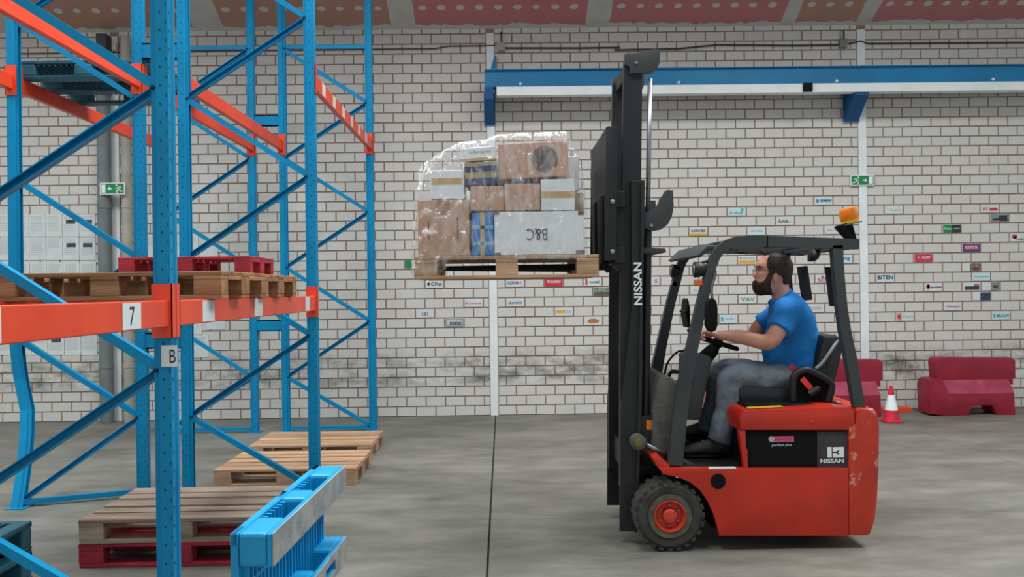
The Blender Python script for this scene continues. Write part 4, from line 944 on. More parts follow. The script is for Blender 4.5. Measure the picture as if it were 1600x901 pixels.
# mirrors
def mirror(pts, d, t_, nm='mirror'):
    bm = bm_new(); prism(bm, P2(pts, d), d, d+t_, .012, 3); return part(nm, bm, M_DARK, True)
mm = mirror([(1105, 470), (1109, 466), (1115, 465), (1120, 470), (1122, 482), (1122, 508), (1119, 516), (1113, 519), (1107, 517), (1103, 508), (1103, 485)], DN-.14, .05)
bm = bm_new(); tube(bm, spline([W(1113, 468, DN-.1), W(1112, 450, DN-.06), W(1117, 432, DN), W(1118, 424, DN+.03)], 5), .008, 8); obj('arm', bm, M_BLACK, mm, 'all')
mm = mirror([(1074, 470), (1075.5, 466), (1078, 480), (1079, 500), (1078, 512), (1076, 512), (1072, 492)], DF+.06, .2)
bm = bm_new(); tube(bm, [W(1074, 488, DF+.1), W(1063, 486, DF-.02)], .008, 8); obj('arm', bm, M_BLACK, mm, 'all'); bm = bm_new(); ball(bm, W(1077, 516, DF+.1), .018, 8); obj('knob', bm, M_DARK, mm, 'all')
c = W(1268, 397, 5.5); bm = bm_new(); loft(bm, [((c.x+.02, 5.46, c.z+.055), (.015, 0, 0), (0, .02, 0)), ((c.x+.012, 5.46, c.z+.035), (.034, 0, 0), (0, .05, 0)), ((c.x, 5.46, c.z-.01), (.036, 0, .008), (0, .07, 0)), ((c.x-.006, 5.46, c.z-.04), (.03, 0, .01), (0, .06, 0)), ((c.x-.01, 5.46, c.z-.05), (.012, 0, 0), (0, .03, 0))], 16); mm = part('rear_mirror', bm, M_BLACK, 'all')
bm = bm_new(); tube(bm, [(c.x+.01, 5.46, c.z+.04), (c.x-.03, 5.46, c.z+.075)], .008, 8); obj('arm', bm, M_BLACK, mm)
# head lamps and turn signals on the front pillars
for px, py, d in ((1092, 421, DN+.06), (1055, 423, DF-.06)):
    c = W(px, py, d); bm = bm_new(); lathe(bm, [(.014, .055), (.038, .035), (.048, .0), (.050, -.03), (.042, -.034)], (c.x, d, c.z), 'X', 20); h = part('headlamp', bm, M_BLACK, 'all')
    bm = bm_new(); lathe(bm, [(.041, -.031), (.02, -.04), (.003, -.043)], (c.x, d, c.z), 'X', 20); obj('lens', bm, M_CHROME, h, 'all')
    bm = bm_new(); tube(bm, [(c.x+.01, d, c.z+.04), (c.x+.06, d, c.z+.055)], .008, 8); obj('bracket', bm, M_BLACK, h)
    s = W(px-1, py+21, d); bm = bm_new(); box(bm, s.x-.024, s.x+.022, d-.03, d+.03, s.z-.02, s.z+.022, .008, 2); part('turn_signal', bm, mat('turn_orange', 'd96428', rough=.35))
# beacon
bb = W(1329, 349, DN+.12); tl = R(-10); root = part('beacon_bracket', (lambda b: (prism(b, P2([(1310, 353), (1331, 345), (1339, 373), (1328, 373)], DN+.08), DN+.08, DN+.16, .003), b)[1])(bm_new()), M_DARK)
def tilt(bm): bmesh.ops.rotate(bm, verts=bm.verts, cent=bb, matrix=Matrix.Rotation(R(-14) * -1, 3, 'Y'))
bm = bm_new(); lathe(bm, [(.07, .0), (.07, .008)], (bb.x, bb.y, bb.z-.006), 'Z', 24); bmesh.ops.rotate(bm, verts=bm.verts, cent=bb, matrix=Matrix.Rotation(R(-12), 3, 'Y')); obj('beacon_base', bm, M_DUST, root, True)
bm = bm_new(); lathe(bm, [(.056, .002), (.056, .022)], (bb.x, bb.y, bb.z), 'Z', 24); bmesh.ops.rotate(bm, verts=bm.verts, cent=bb, matrix=Matrix.Rotation(R(-12), 3, 'Y')); obj('beacon_label', bm, M_YELLOW, root, True)
bm = bm_new(); lathe(bm, [(.055, .022), (.058, .03), (.056, .05), (.058, .055), (.054, .075), (.055, .08), (.048, .098), (.03, .102)], (bb.x, bb.y, bb.z), 'Z', 24); bmesh.ops.rotate(bm, verts=bm.verts, cent=bb, matrix=Matrix.Rotation(R(-12), 3, 'Y')); obj('beacon_lens', bm, M_AMBER, root, True)
# seat
S0, S1 = 5.33, 5.82
fprism('seat_cushion', [(1150, 606), (1160, 600), (1240, 606), (1296, 610), (1297, 632), (1240, 634), (1165, 632), (1152, 622)], S0, S1, M_VINYL, .03, dref=DC-.2)
fprism('seat_back', [(1268, 610), (1272, 570), (1281, 535), (1286, 524), (1307, 523), (1316, 528), (1318, 540), (1312, 570), (1302, 606), (1296, 632), (1272, 632)], S0+.01, S1-.01, M_VINYL, .06, dref=DC-.2)
bm = bm_new(); tube(bm, spline([W(1309, 531, S0+.03), W(1300, 545, S0+.0), W(1286, 565, S0-.005), W(1274, 576, S0-.005)], 5), .011, 10); part('seat_piping', bm, mat('piping_grey', '8b9092', rough=.4), 'all')
loop = [(1238, 628), (1238, 605), (1239, 590), (1247, 581), (1260, 578), (1278, 586), (1296, 597), (1298, 608), (1292, 628)]
for d in (S0-.06, S1+.02):
    bm = bm_new(); tube(bm, spline([W(x, y, S0-.05) + Vector((0, d-(S0-.05), 0)) for x, y in loop], 5), .024, 12, flat=1.0); hr = part('hip_restraint', bm, M_BLACK, 'all')
    bm = bm_new(); prism(bm, P2([(1240, 628), (1240, 592), (1250, 583), (1262, 581), (1294, 598), (1295, 610), (1290, 628)], S0-.05), d+.012 if d < DC else d-.03, d+.03 if d < DC else d-.012); obj('restraint_panel', bm, M_DARK, hr)
bm = bm_new(); bar(bm, W(1253, 591, S0-.07), W(1268, 608, S0-.07), .012, .035); part('seat_belt', bm, mat('belt_red', 'e2442c', rough=.6))
bm = bm_new(); tube(bm, [W(1264, 616, S0-.08), W(1280, 606, S0-.08)], .022, 14); part('belt_buckle', bm, M_BLACK, True)
bm = bm_new(); bar(bm, W(1234, 571, S0-.03), W(1245, 580, S0-.03), .012, .04); part('seat_belt', bm, mat('belt_dark_red', 'a53038', rough=.6))

# ------------------------------------------------------------------ driver
def evaluated(bm, voxel, smooth_iter=6):
    me = bpy.data.meshes.new('tmp'); bmesh.ops.recalc_face_normals(bm, faces=bm.faces); bm.to_mesh(me); bm.free()
    o = bpy.data.objects.new('tmp', me); col.objects.link(o)
    m = o.modifiers.new('r', 'REMESH'); m.mode = 'VOXEL'; m.voxel_size = voxel; m.use_smooth_shade = True
    s = o.modifiers.new('s', 'SMOOTH'); s.factor = .5; s.iterations = smooth_iter
    dg = bpy.context.evaluated_depsgraph_get(); out = bpy.data.meshes.new_from_object(o.evaluated_get(dg))
    bpy.data.objects.remove(o); b = bmesh.new(); b.from_mesh(out); bpy.data.meshes.remove(out); return b
pel = W(1250, 600, DC)
person = thing('person', (pel.x, DC, W(1100, 716, DN+.3).z), 'bearded man in a blue T-shirt and grey trousers driving the forklift', 'person')
PXM = DC/F
# head as a grid: rows down the head, columns round it
HR = [(397.6, 1203, 1215, .02), (399.5, 1193, 1224, .05), (404, 1186, 1231, .07), (411, 1181.5, 1235, .08), (417, 1180.0, 1236, .081), (422, 1181.5, 1236, .079), (428, 1180.5, 1235, .077), (434, 1180, 1233, .074), (440, 1179.5, 1230, .071), (446, 1179, 1227, .066), (452, 1179.5, 1222, .059), (457, 1182, 1214, .048), (461, 1187, 1205, .028)]
def head_pt(fi, th, off=0):
    i = max(0, min(len(HR)-2, int(fi))); k = fi - i; a = [HR[i][j]*(1-k) + HR[i+1][j]*k for j in range(4)]
    y, xf, xb, hw = a; p0 = W(xf, y, DC); p1 = W(xb, y, DC); cx = (p0.x+p1.x)/2; hx = (p1.x-p0.x)/2
    c, s = math.cos(th), math.sin(th); e = .86
    x = math.copysign(abs(c)**e, c)*(hx+off); yv = math.copysign(abs(s)**e, s)*(hw+off)
    # nose and lips on the front, th = pi
    dth = abs((th - math.pi + math.pi) % (2*math.pi) - math.pi); dth = abs(th - math.pi)
    if off < .012:
        nz = max(0, 1 - abs(y-430.5)/8) if y < 430.5 else max(0, 1-(y-430.5)/3.5)
        x -= .027*nz*math.exp(-(dth/.17)**2)
        lp = math.exp(-((y-441)/2.2)**2) + math.exp(-((y-446)/2.0)**2); x -= .006*lp*math.exp(-(dth/.35)**2)
        ey = math.exp(-((y-422)/2.6)**2)*math.exp(-((dth-.42)/.2)**2); x += .010*ey
    z = W((xf+xb)/2, y, DC).z
    if fi < .01: z += 0
    return Vector((cx + x, DC + yv, z + (off if fi < 2 else 0)*.8))
def head_patch(bm, f0, f1, mask, off, nr=30, nc=56, thick=None):
    V = {}
    for i in range(nr+1):
        for j in range(nc): V[i, j] = (f0 + (f1-f0)*i/nr, 2*math.pi*j/nc)
    vo = {}; vi = {}; fs = []
    def g(d, key, o):
        if key not in d: d[key] = bm.verts.new(head_pt(*V[key], o))
        return d[key]
    keep = set()
    for i in range(nr):
        for j in range(nc):
            fi, th = V[i, j]; 
            if mask is None or mask(fi + (f1-f0)/nr/2, th + math.pi/nc): keep.add((i, j))
    for i, j in keep:
        q = [(i, j), (i, (j+1) % nc), (i+1, (j+1) % nc), (i+1, j)]
        bm.faces.new([g(vo, k, off) for k in q])
        if thick is not None:
            bm.faces.new([g(vi, k, thick) for k in q[::-1]])
            for (di, dj), (a, b) in (((-1, 0), (0, 1)), ((0, 1), (1, 2)), ((1, 0), (2, 3)), ((0, -1), (3, 0))):
                if (i+di, (j+dj) % nc) not in keep: bm.faces.new((g(vo, q[b], off), g(vo, q[a], off), g(vi, q[a], thick), g(vi, q[b], thick)))
    if mask is None:
        bm.faces.new([vo[0, j] for j in range(nc)]); bm.faces.new([vo[nr, j] for j in range(nc)][::-1])
body = bm_new()
head_patch(body, 0, 12, None, 0, 48, 64)
for s in (-1, 1):     # ears
    c = W(1204.5, 435, DC); ec = Vector((c.x, DC + s*.079, c.z))
    loft(body, [(ec + Vector((0, -s*.012, 0)), (.010, 0, 0), (0, 0, .018)), (ec + Vector((.003, s*.002, .002)), (.018, 0, 0), (0, 0, .031)), (ec + Vector((.006, s*.010, .004)), (.020, 0, 0), (0, 0, .034)), (ec + Vector((.008, s*.014, .004)), (.015, 0, 0), (0, 0, .028))], 14)
limb(body, [W(1216, 440, DC), W(1219, 455, DC), W(1224, 470, DC), W(1228, 490, DC)], [.064, .064, .07, .08])
def T(x, y, d=DC): return W(x, y, d)
def sec(x, y, hx, hw, tz=0): return (T(x, y), (hx, 0, tz), (0, hw, 0))
TOR = [(1245, 598, .17, .18, 0), (1240, 575, .19, .19, 0), (1237, 550, .19, .188, 0), (1237, 525, .17, .19, 0), (1236, 502, .148, .2, .005), (1233, 485, .128, .197, .02), (1227, 474, .102, .165, .035), (1221, 466, .078, .105, .045), (1218.5, 462.5, .066, .078, .045)]
loft(body, [sec(a, b, c-.012, d-.012, e) for a, b, c, d, e in TOR], 28)
NEAR = dict(sh=T(1233, 487, 5.39), hem=T(1216, 516, 5.335), el=T(1200, 534, 5.335), wr=T(1123, 523.5, 5.43))
FAR = dict(sh=T(1224, 486, 5.76), hem=T(1190, 508, 5.82), el=T(1174, 526, 5.82), wr=T(1121, 523, 5.70))
for A in (NEAR, FAR):
    mid = A['el']*.55 + A['wr']*.45
    limb(body, [A['sh'], A['hem'], A['el'], mid + Vector((0, 0, .002)), A['wr']], [.07, .058, .053, .044, .028], 14, 6)
    # hand closed on the wheel rim: palm, four curled fingers, thumb along the rim
    w = A['wr']; near = A is NEAR; s = -1 if near else 1
    K = T(1103.5, 519, 5.46 if near else 5.68); pc = (w + K)/2
    dirv = (K - w).normalized()
    loft(body, [(w, (0, .025, 0), (0, 0, .021)), (w*.7 + K*.3, (0, .036, 0), (0, 0, .022)), (w*.3 + K*.7 + Vector((0, 0, .004)), (0, .042, 0), (0, 0, .021)), (K, (0, .041, 0), (0, 0, .016)), (K + dirv*.012, (0, .032, 0), (0, 0, .008))], 18)
    for k, ln in enumerate((.94, 1.05, 1, .82)):
        oy = (k-1.5)*.0205*(-s)
        b0 = K + Vector((.006, oy, .002)); 
        limb(body, [b0, b0 + Vector((-.030*ln, oy*.05, .006)), b0 + Vector((-.050*ln, 0, -.018*ln)), b0 + Vector((-.040*ln, 0, -.045*ln)), b0 + Vector((-.016, 0, -.053*ln))], [.0098, .0098, .009, .0085, .0065], 10, 4)
    t0 = w*.55 + K*.45 + Vector((0, -s*.034, -.004))
    limb(body, [t0, t0 + Vector((-.028, -s*.014, -.012)), t0 + Vector((-.052, -s*.012, -.024)), t0 + Vector((-.072, -s*.006, -.03))], [.014, .012, .0105, .008], 10, 4)
LEGS = []
for s, dh, dk in ((-1, 5.47, 5.41), (1, 5.68, 5.72)):
    if s < 0: hip, kn, an, toe = T(1250, 592, dh), T(1146, 589, dk), T(1122, 692, dk), T(1080, 706, dk)
    else: hip, kn, an, toe = T(1246, 588, dh), T(1128, 583, dk), T(1106, 676, dk), T(1066, 690, dk)
    LEGS.append((s, hip, kn, an, toe, dk)); limb(body, [hip, (hip+kn)/2, kn, (kn+an)/2, an], [.075, .068, .058, .05, .04], 14, 6)
bo = obj('body', evaluated(body, .0052, 4), M_SKIN, person, 'all')
# hair and beard: shells over the scalp and jaw
def lerp_tab(tab, t):
    if t <= tab[0][0]: return tab[0][1]
    for (a, va), (b, vb) in zip(tab, tab[1:]):
        if t <= b: return va + (vb-va)*(t-a)/(b-a)
    return tab[-1][1]
def row_y(f):
    i = min(11, int(f)); return HR[i][0]*(1-(f-i)) + HR[i+1][0]*(f-i)
def head_shell(g, hi, nr=90, nc=140):
    """shell that rises out of the skin where g > 0 and stays under it elsewhere"""
    bm = bm_new(); V = []; G = []
    for i in range(nr+1):
        f = 12*i/nr; row = []; gr = []
        for j in range(nc):
            th = 2*math.pi*j/nc; v = max(0, min(1, g(row_y(f), abs(th-math.pi))*.5 + .5)); v = v*v*(3-2*v)
            row.append(bm.verts.new(head_pt(f, th, -.008 + (hi+.008)*v))); gr.append(v)
        V.append(row); G.append(gr)
    for i in range(nr):
        for j in range(nc):
            k = (j+1) % nc
            if max(G[i][j], G[i][k], G[i+1][j], G[i+1][k]) > 0: bm.faces.new((V[i][j], V[i][k], V[i+1][k], V[i+1][j]))
    if min(G[0]) > -1: bm.faces.new(V[0][::-1])
    bmesh.ops.delete(bm, geom=[v for v in bm.verts if not v.link_faces], context='VERTS')
    bmesh.ops.recalc_face_normals(bm, faces=bm.faces); return bm
HL = [(397, .9), (404, 1.02), (412, 1.06), (418, 1.1), (424, 1.16), (427, 1.22), (429, 1.5), (431, 1.85), (436, 2.0), (442, 2.1), (447, 2.35)]
obj('hair', head_shell(lambda y, a: min((a - lerp_tab(HL, y))/.09, (447.5-y)/2.0), .011), M_HAIR, person, 'all')
BT_ = [(0, 437.5), (.3, 438), (.5, 440), (.75, 441), (.95, 438.5), (1.08, 433), (1.16, 427), (1.22, 421), (3.2, 421)]
BM_ = [(420, 1.4), (438, 1.4), (448, 1.46), (456, 1.7), (461, 2.2)]
def beard_g(y, a):
    v = min((y - lerp_tab(BT_, a))/1.6, (lerp_tab(BM_, y) - a)/.08)
    return v - 2.2*math.exp(-((y-443.6)/1.3)**2)*math.exp(-(a/.30)**2)
bb_ = head_shell(beard_g, .013)
ball(bb_, (head_pt(11.3, math.pi) + head_pt(11.3, 2.2) + head_pt(11.3, 4.08))/3 + Vector((.010, 0, .006)), .036, 12, 1.15, 1.1, .6)
obj('beard', bb_, M_BEARD, person, 'all')
# glasses, eyes
gb = bm_new()
for s in (-1, 1):
    c = T(1178.5, 424, DC); ec = Vector((c.x + .006, DC + s*.033, c.z))
    tube(gb, [ec + Vector((.004*math.cos(k*math.pi/8)**2, .024*math.cos(k*math.pi/8), .017*math.sin(k*math.pi/8))) for k in range(16)], .0022, 6, closed=True)
    e2 = T(1203, 425, DC); tube(gb, [ec + Vector((.002, s*.024, .006)), Vector((ec.x+.02, DC + s*.076, ec.z+.006)), Vector((e2.x, DC + s*.086, e2.z+.004))], .0022, 6)
tube(gb, [Vector((ec.x, DC-.009, ec.z+.003)), Vector((ec.x-.004, DC, ec.z+.005)), Vector((ec.x, DC+.009, ec.z+.003))], .0022, 6)
obj('glasses', gb, mat('glasses_frame', '3a2a26', rough=.4), person, 'all')
for s in (-1, 1):
    p = head_pt(5.0, math.pi + s*.42); eb = bm_new(); ball(eb, p + Vector((.008, 0, 0)), .012, 8); o = obj('eye', eb, mat('eye_white', 'd8d2cc', rough=.3), person, 'all')
    eb = bm_new(); ball(eb, p + Vector((-.002, 0, 0)), .0055, 6); obj('iris', eb, mat('iris_dark', '2a1c14', rough=.2), o, 'all')
    eb = bm_new(); b0 = head_pt(3.9, math.pi + s*.18, .003); b1 = head_pt(3.75, math.pi + s*.5, .003); b2 = head_pt(4.0, math.pi + s*.8, .002); tube(eb, spline([b0, b1, b2], 4), .004, 8); obj('eyebrow', eb, M_HAIR, person, 'all')
# T-shirt
sh = bm_new(); loft(sh, [sec(a, b, c+.004, d+.004, e) for a, b, c, d, e in TOR], 32)
limb(sh, [T(1229, 482, 5.50), NEAR['sh'] + Vector((0, .0, .005)), NEAR['sh']*.45 + NEAR['hem']*.55, NEAR['hem']], [.09, .089, .086, .083], 18, 6)
limb(sh, [T(1226, 482, 5.65), FAR['sh'], FAR['sh']*.45 + FAR['hem']*.55, FAR['hem']], [.09, .087, .082, .078], 18, 6)
shb = evaluated(sh, .008, 5)
import mathutils.noise as mn
for v in shb.verts:
    p = v.co; k = mn.noise(Vector((p.x*9 + p.z*6, p.y*5, p.z*16 - p.x*7))); v.co += v.normal * k*.006
ts = obj('t_shirt', shb, M_SHIRT, person, 'all')
bm = bm_new(); cc = T(1218.3, 462.8); tube(bm, [cc + Vector((.070*math.cos(k*math.pi/14), .081*math.sin(k*math.pi/14), .046*math.cos(k*math.pi/14))) for k in range(28)], .0085, 8, closed=True); obj('collar', bm, M_SHIRT, ts, 'all')
# trousers
tr = bm_new(); loft(tr, [sec(1247, 606, .165, .185), sec(1246, 592, .185, .195), sec(1243, 575, .185, .19), sec(1242, 566, .17, .18)], 26)
for s, hip, kn, an, toe, dk in LEGS:
    hem = an + (kn - an).normalized()*.01
    limb(tr, [hip, (hip*.5+kn*.5), kn + Vector((.0, 0, 0)), (kn*.55+an*.45) + Vector((.012, 0, 0)), hem], [.105, .1, .092, .084, .082], 18, 7)
trb = evaluated(tr, .009, 5)
for v in trb.verts:
    p = v.co; v.co += v.normal * (mn.noise(Vector((p.x*10, p.y*8, p.z*13)))*.009 + mn.noise(Vector((p.x*26 + p.z*10, p.y*20, p.z*22)))*.004)
obj('trousers', trb, M_TROU, person, 'all')
zfl = W(1100, 716, DN+.3).z
for s, hip, kn, an, toe, dk in LEGS:
    zz = 0 if s < 0 else .06; a = an.x; so = bm_new(); d = dk
    L0 = a + .075
    secs = []
    for t_, hw, hh in ((0, .028, .035), (.02, .038, .05), (.08, .043, .058), (.14, .044, .052), (.2, .05, .042), (.26, .05, .034), (.30, .04, .026), (.318, .02, .015)):
        secs.append(((L0 - t_, d, zfl + zz + hh + .012), (0, hw, 0), (0, 0, hh)))
    loft(so, secs, 18); limb(so, [Vector((a+.02, d, zfl+zz+.06)), Vector((a+.012, d, zfl+zz+.13))], [.052, .05], 14, 3)
    o = obj('shoe', evaluated(so, .006, 4), M_SHOE, person, 'all')
    sb = bm_new(); loft(sb, [((L0 - t_, d, zfl+zz+.011), (0, hw+.004, 0), (0, 0, .012)) for t_, hw in ((-.004, .02), (.01, .036), (.08, .044), (.2, .052), (.27, .05), (.31, .034), (.325, .012))], 12); obj('sole', sb, M_DARK, o, True)
fprism('pedal', [(1066, 694), (1092, 684), (1096, 690), (1070, 701)], 5.62, 5.82, M_BLACK, .003, dref=5.66)

# ------------------------------------------------------------------ lifted pallet with its load
DL = 5.19
a, b = W(648, 434, DL), W(936, 434, DL); sc = (b.x-a.x)/1.2
zp = W(792, 434.5, DL).z
o = copy_tree(PAL); o.location = ((a.x+b.x)/2, DL+.4, zp); o.scale = (sc, 1, 1.0); tag(o, 'wooden pallet lifted on the forks under the wrapped boxes', 'pallet', 'wooden pallets')
ztop = zp + .1445
def carton(px0, py0, px1, py1, m, label, rot=0, depth=.37, dy=0.012, onfloor=False, flap=True, parts=()):
    a, b = W(px0, py1, DL+dy), W(px1, py0, DL+dy); w, h = b.x-a.x, b.z-a.z; z = ztop+.002 if onfloor else a.z
    if onfloor: h = b.z - z
    t = thing('carton', ((a.x+b.x)/2, DL+dy+depth/2, z), label, 'box', 'boxes wrapped on the lifted pallet'); t.rotation_euler.y = R(rot)
    g = .002; bm = bm_new(); box(bm, -w/2+g, w/2-g, -depth/2, depth/2, 0, h-g, .004); obj('body', bm, m, t, local=True)
    for p in parts:
        if p[0] == 'R':
            _, nm, u0, u1, v0, v1, mm = p; bm = bm_new(); box(bm, (u0-.5)*w, (u1-.5)*w, -depth/2-.0015, -depth/2+.002, v0*h, v1*h); obj(nm, bm, mm, t, local=True)
        elif p[0] == 'T':
            _, s, u, v_, ww, hh, mm, rr = p; bm = textmesh(s, ww*w, hh*h); bmesh.ops.rotate(bm, verts=bm.verts, cent=(0, 0, 0), matrix=Matrix.Rotation(rr, 3, 'Y')); bmesh.ops.translate(bm, verts=bm.verts, vec=((u-.5)*w, -depth/2-.003, v_*h)); obj('print', bm, mm, t, local=True)
        elif p[0] == 'E':
            _, u, v_, r_, mm = p; bm = bm_new(); bm.faces.new([bm.verts.new(((u-.5)*w + r_*math.cos(k*math.pi/12), -depth/2-.0025, v_*h + r_*math.sin(k*math.pi/12))) for k in range(24)]); obj('print', bm, mm, t, local=True)
        elif p[0] == 'top':
            bm = bm_new(); box(bm, -w*.08, w*.08, -depth/2, depth/2, h-g, h); obj('tape', bm, M_TAPE, t, local=True)
    return t
carton(653, 311, 733, 402, M_CARD, 'large plain cardboard box at the left end of the wrapped load', onfloor=True, parts=[('R', 'tape', .38, .62, .72, 1, M_CARD2), ('R', 'hand_slot', .2, .225, .3, .62, M_MAROON), ('R', 'hand_slot', .76, .785, .3, .68, M_MAROON)])
carton(736, 332, 771, 402, M_BBOX, 'narrow blue box with tan tape between cardboard and white boxes', onfloor=True, parts=[('R', 'tape', .42, .6, 0, 1, M_TAPE), ('R', 'band', .02, .98, .24, .32, mat('band_pale', '7ba9c4', rough=.5)), ('R', 'band', .02, .98, .62, .70, mat('band_pale', '7ba9c4')), ('R', 'side_strip', 0, .06, 0, 1, M_DARK)])
carton(772.5, 329, 913, 402, M_WBOX, 'big white box with upside-down B&C print on the wrapped load', onfloor=True, parts=[('T', 'B&C', .475, .47, .225, .27, M_INKD, math.pi), ('R', 'corner_tape', 0, .06, .93, .99, M_MAROON), ('R', 'corner_tape', 0, .07, .0, .06, M_MAROON), ('R', 'corner_tape', .93, 1, .9, .99, M_MAROON), ('R', 'corner_tape', .9, 1, 0, .1, M_MAROON)])
carton(672, 265, 725, 311, M_WBOX, 'white box with tan tape on top of the large cardboard box', parts=[('R', 'tape', .05, .95, .5, .72, M_TAPE)])
carton(735, 290, 787, 329.5, M_CARD, 'left one of two plain cardboard boxes in the middle of the load', parts=[('R', 'tape', .44, .56, 0, 1, M_CARD2)])
carton(788, 286, 844, 329, M_CARD, 'right one of two plain cardboard boxes in the middle of the load')
carton(845, 279, 898, 329, M_WBOX, 'white box with tan tape band above the big white box', parts=[('R', 'tape', 0, 1, .4, .6, M_TAPE)])
carton(727, 252, 778, 287, M_KHAKI, 'khaki and navy striped box in the upper middle of the load', -3, parts=[('R', 'stripe', 0, 1, .0, .25, M_NAVY), ('R', 'stripe', 0, 1, .55, .8, M_NAVY)])
carton(720, 229, 776, 251, M_WBOX, 'white box with thin green lettering on top of the striped box', -4, parts=[('T', 'hollandgama', .55, .62, .6, .28, mat('ink_grey_green', '7d8f86', rough=.7), 0), ('R', 'tape', 0, 1, 0, .2, M_TAPE)])
carton(780, 221, 889, 278, M_CARD, 'cardboard box with a dark round print on top of the load', -2.5, parts=[('E', .66, .5, .085, M_MAROON), ('T', 'CARTON', .33, .72, .26, .09, M_CARD2, 0)])
# back row of boxes behind the visible ones
for px0, py0, px1, py1, m, lab, fl in ((653, 320, 733, 402, M_CARD2, 'brown box at the left back of the wrapped load', True), (735, 300, 830, 402, M_CARD2, 'brown box in the middle back of the wrapped load', True), (832, 300, 912, 402, M_CARD, 'brown box at the right back of the wrapped load', True), (735, 243, 905, 299, M_WBOX, 'white box at the upper back of the wrapped load', False)):
    carton(px0, py0, px1, py1, m, lab, depth=.36, dy=.40, onfloor=fl)

# stretch film
def film_mat():
    m = bpy.data.materials.new('stretch_film'); m.use_nodes = True; nt = m.node_tree; N = nt.nodes; L = nt.links; N.clear()
    out = N.new('ShaderNodeOutputMaterial'); tr = N.new('ShaderNodeBsdfTransparent'); gl = N.new('ShaderNodeBsdfGlossy'); gl.inputs['Roughness'].default_value = .09; gl.inputs['Color'].default_value = (1, 1, 1, 1)
    di = N.new('ShaderNodeBsdfDiffuse'); di.inputs['Color'].default_value = (.85, .87, .9, 1)
    g = N.new('ShaderNodeNewGeometry'); mp = N.new('ShaderNodeMapping'); mp.inputs['Scale'].default_value = (5, 3, 2.2); mp.inputs['Rotation'].default_value = (0, R(35), 0); L.new(g.outputs[0], mp.inputs[0])
    n = N.new('ShaderNodeTexNoise'); n.inputs['Scale'].default_value = 4; n.inputs['Detail'].default_value = 6; n.inputs['Distortion'].default_value = 1.2; L.new(mp.outputs[0], n.inputs['Vector'])
    r = N.new('ShaderNodeMapRange'); r.inputs[1].default_value = .42; r.inputs[2].default_value = .75; r.inputs[3].default_value = .06; r.inputs[4].default_value = .5; L.new(n.outputs[0], r.inputs[0])
    bp = N.new('ShaderNodeBump'); bp.inputs['Strength'].default_value = .9; bp.inputs['Distance'].default_value = .03; L.new(n.outputs[0], bp.inputs['Height']); L.new(bp.outputs[0], gl.inputs['Normal'])
    s1 = N.new('ShaderNodeMixShader'); s1.inputs[0].default_value = .25; L.new(gl.outputs[0], s1.inputs[1]); L.new(di.outputs[0], s1.inputs[2])
    s2 = N.new('ShaderNodeMixShader'); L.new(r.outputs[0], s2.inputs[0]); L.new(tr.outputs[0], s2.inputs[1]); L.new(s1.outputs[0], s2.inputs[2]); L.new(s2.outputs[0], out.inputs[0]); return m
outl = [(644, 438), (642, 400), (645, 350), (648, 300), (651, 272), (662, 255), (690, 238), (718, 223), (760, 219), (778, 211), (830, 208), (884, 206), (893, 222), (906, 245), (912, 280), (917, 330), (917.5, 400), (912, 405), (800, 405.5), (706, 406), (698, 420), (680, 432)]
def resample(pts, step):
    out = []
    for (x0, z0), (x1, z1) in zip(pts, pts[1:] + pts[:1]):
        n = max(1, int(math.hypot(x1-x0, z1-z0)/step))
        for k in range(n): out.append((x0+(x1-x0)*k/n, z0+(z1-z0)*k/n))
    return out
poly0 = P2(outl, DL); edge = resample(poly0, .03)
def inside(x, z):
    c = False
    for (x0, z0), (x1, z1) in zip(poly0, poly0[1:] + poly0[:1]):
        if (z0 > z) != (z1 > z) and x < (x1-x0)*(z-z0)/(z1-z0) + x0: c = not c
    return c
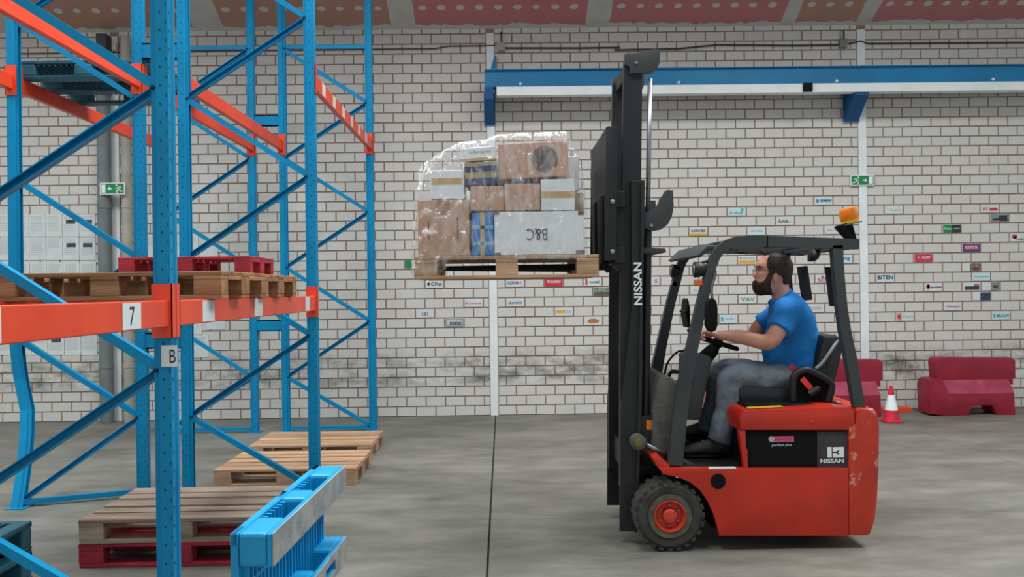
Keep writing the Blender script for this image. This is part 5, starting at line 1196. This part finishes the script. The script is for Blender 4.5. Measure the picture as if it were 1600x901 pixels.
def crease(x, z, k):      # folds of the film: sharp ridges running mostly up to the right
    a = mn.noise(Vector((x*9 - z*5, z*3 + k*7, k))); b = mn.noise(Vector((x*22 - z*9, z*8 + x*4, k+5)))
    k_ = 1 + 2.2*max(0, min(1, (W(735, 380, DL).x - x)/.2))
    return ((1 - abs(a)*2.2)*.014 + (1 - abs(b)*2.2)*.008)*k_*.8
fb = bm_new(); d0, d1 = DL-.02, DL+.82; ND = 10; n = len(edge)
xs_ = [q[0] for q in edge]; zs_ = [q[1] for q in edge]
def face_sheet(ring, d, sgn, k):
    cells = ring[:]; inner = []
    x = min(xs_) + .012
    while x < max(xs_):
        z = min(zs_) + .012
        while z < max(zs_):
            if inside(x, z) and min((x-q[0])**2 + (z-q[1])**2 for q in edge) > .018**2: inner.append(fb.verts.new((x, d + sgn*crease(x, z, k), z)))
            z += .022
        x += .022
    from mathutils.geometry import delaunay_2d_cdt
    vs2 = [Vector((v.co.x, v.co.z)) for v in ring] + [Vector((v.co.x, v.co.z)) for v in inner]
    es = [(i, (i+1) % len(ring)) for i in range(len(ring))]
    o = delaunay_2d_cdt(vs2, es, [], 1, 1e-6)
    allv = ring + inner; mp = []
    for ov in o[3]: mp.append(allv[ov[0]] if ov else None)
    for f in o[2]:
        q = [mp[i] for i in f]
        if None in q or len(set(q)) < 3: continue
        try: fb.faces.new(q)
        except ValueError: pass
rings = []
for k in range(ND+1):
    d = d0 + (d1-d0)*k/ND; w_ = 0 if k in (0, ND) else 1
    rings.append([fb.verts.new((x + w_*mn.noise(Vector((x*7, d*9, z*7)))*.015, d, z + w_*mn.noise(Vector((x*7+9, d*9, z*7)))*.012)) for x, z in edge])
top = [i for i in range(n) if edge[i][1] > ztop - .02 or edge[i][0] < poly0[0][0] + .02]
for r0, r1 in zip(rings, rings[1:]):
    for i in range(n):
        j = (i+1) % n
        if i in top and j in top and not (abs(edge[i][1]-edge[j][1]) < .01 and edge[i][1] < ztop + .02): fb.faces.new((r0[i], r1[i], r1[j], r0[j]))
face_sheet(rings[0], d0, -1, 1); face_sheet(rings[-1], d1, 1, 9)
bmesh.ops.recalc_face_normals(fb, faces=fb.faces)
flm = centred('stretch_film', fb, film_mat(), smooth='all'); tag(flm, 'clear crinkled stretch film wrapped around the lifted boxes', 'film')
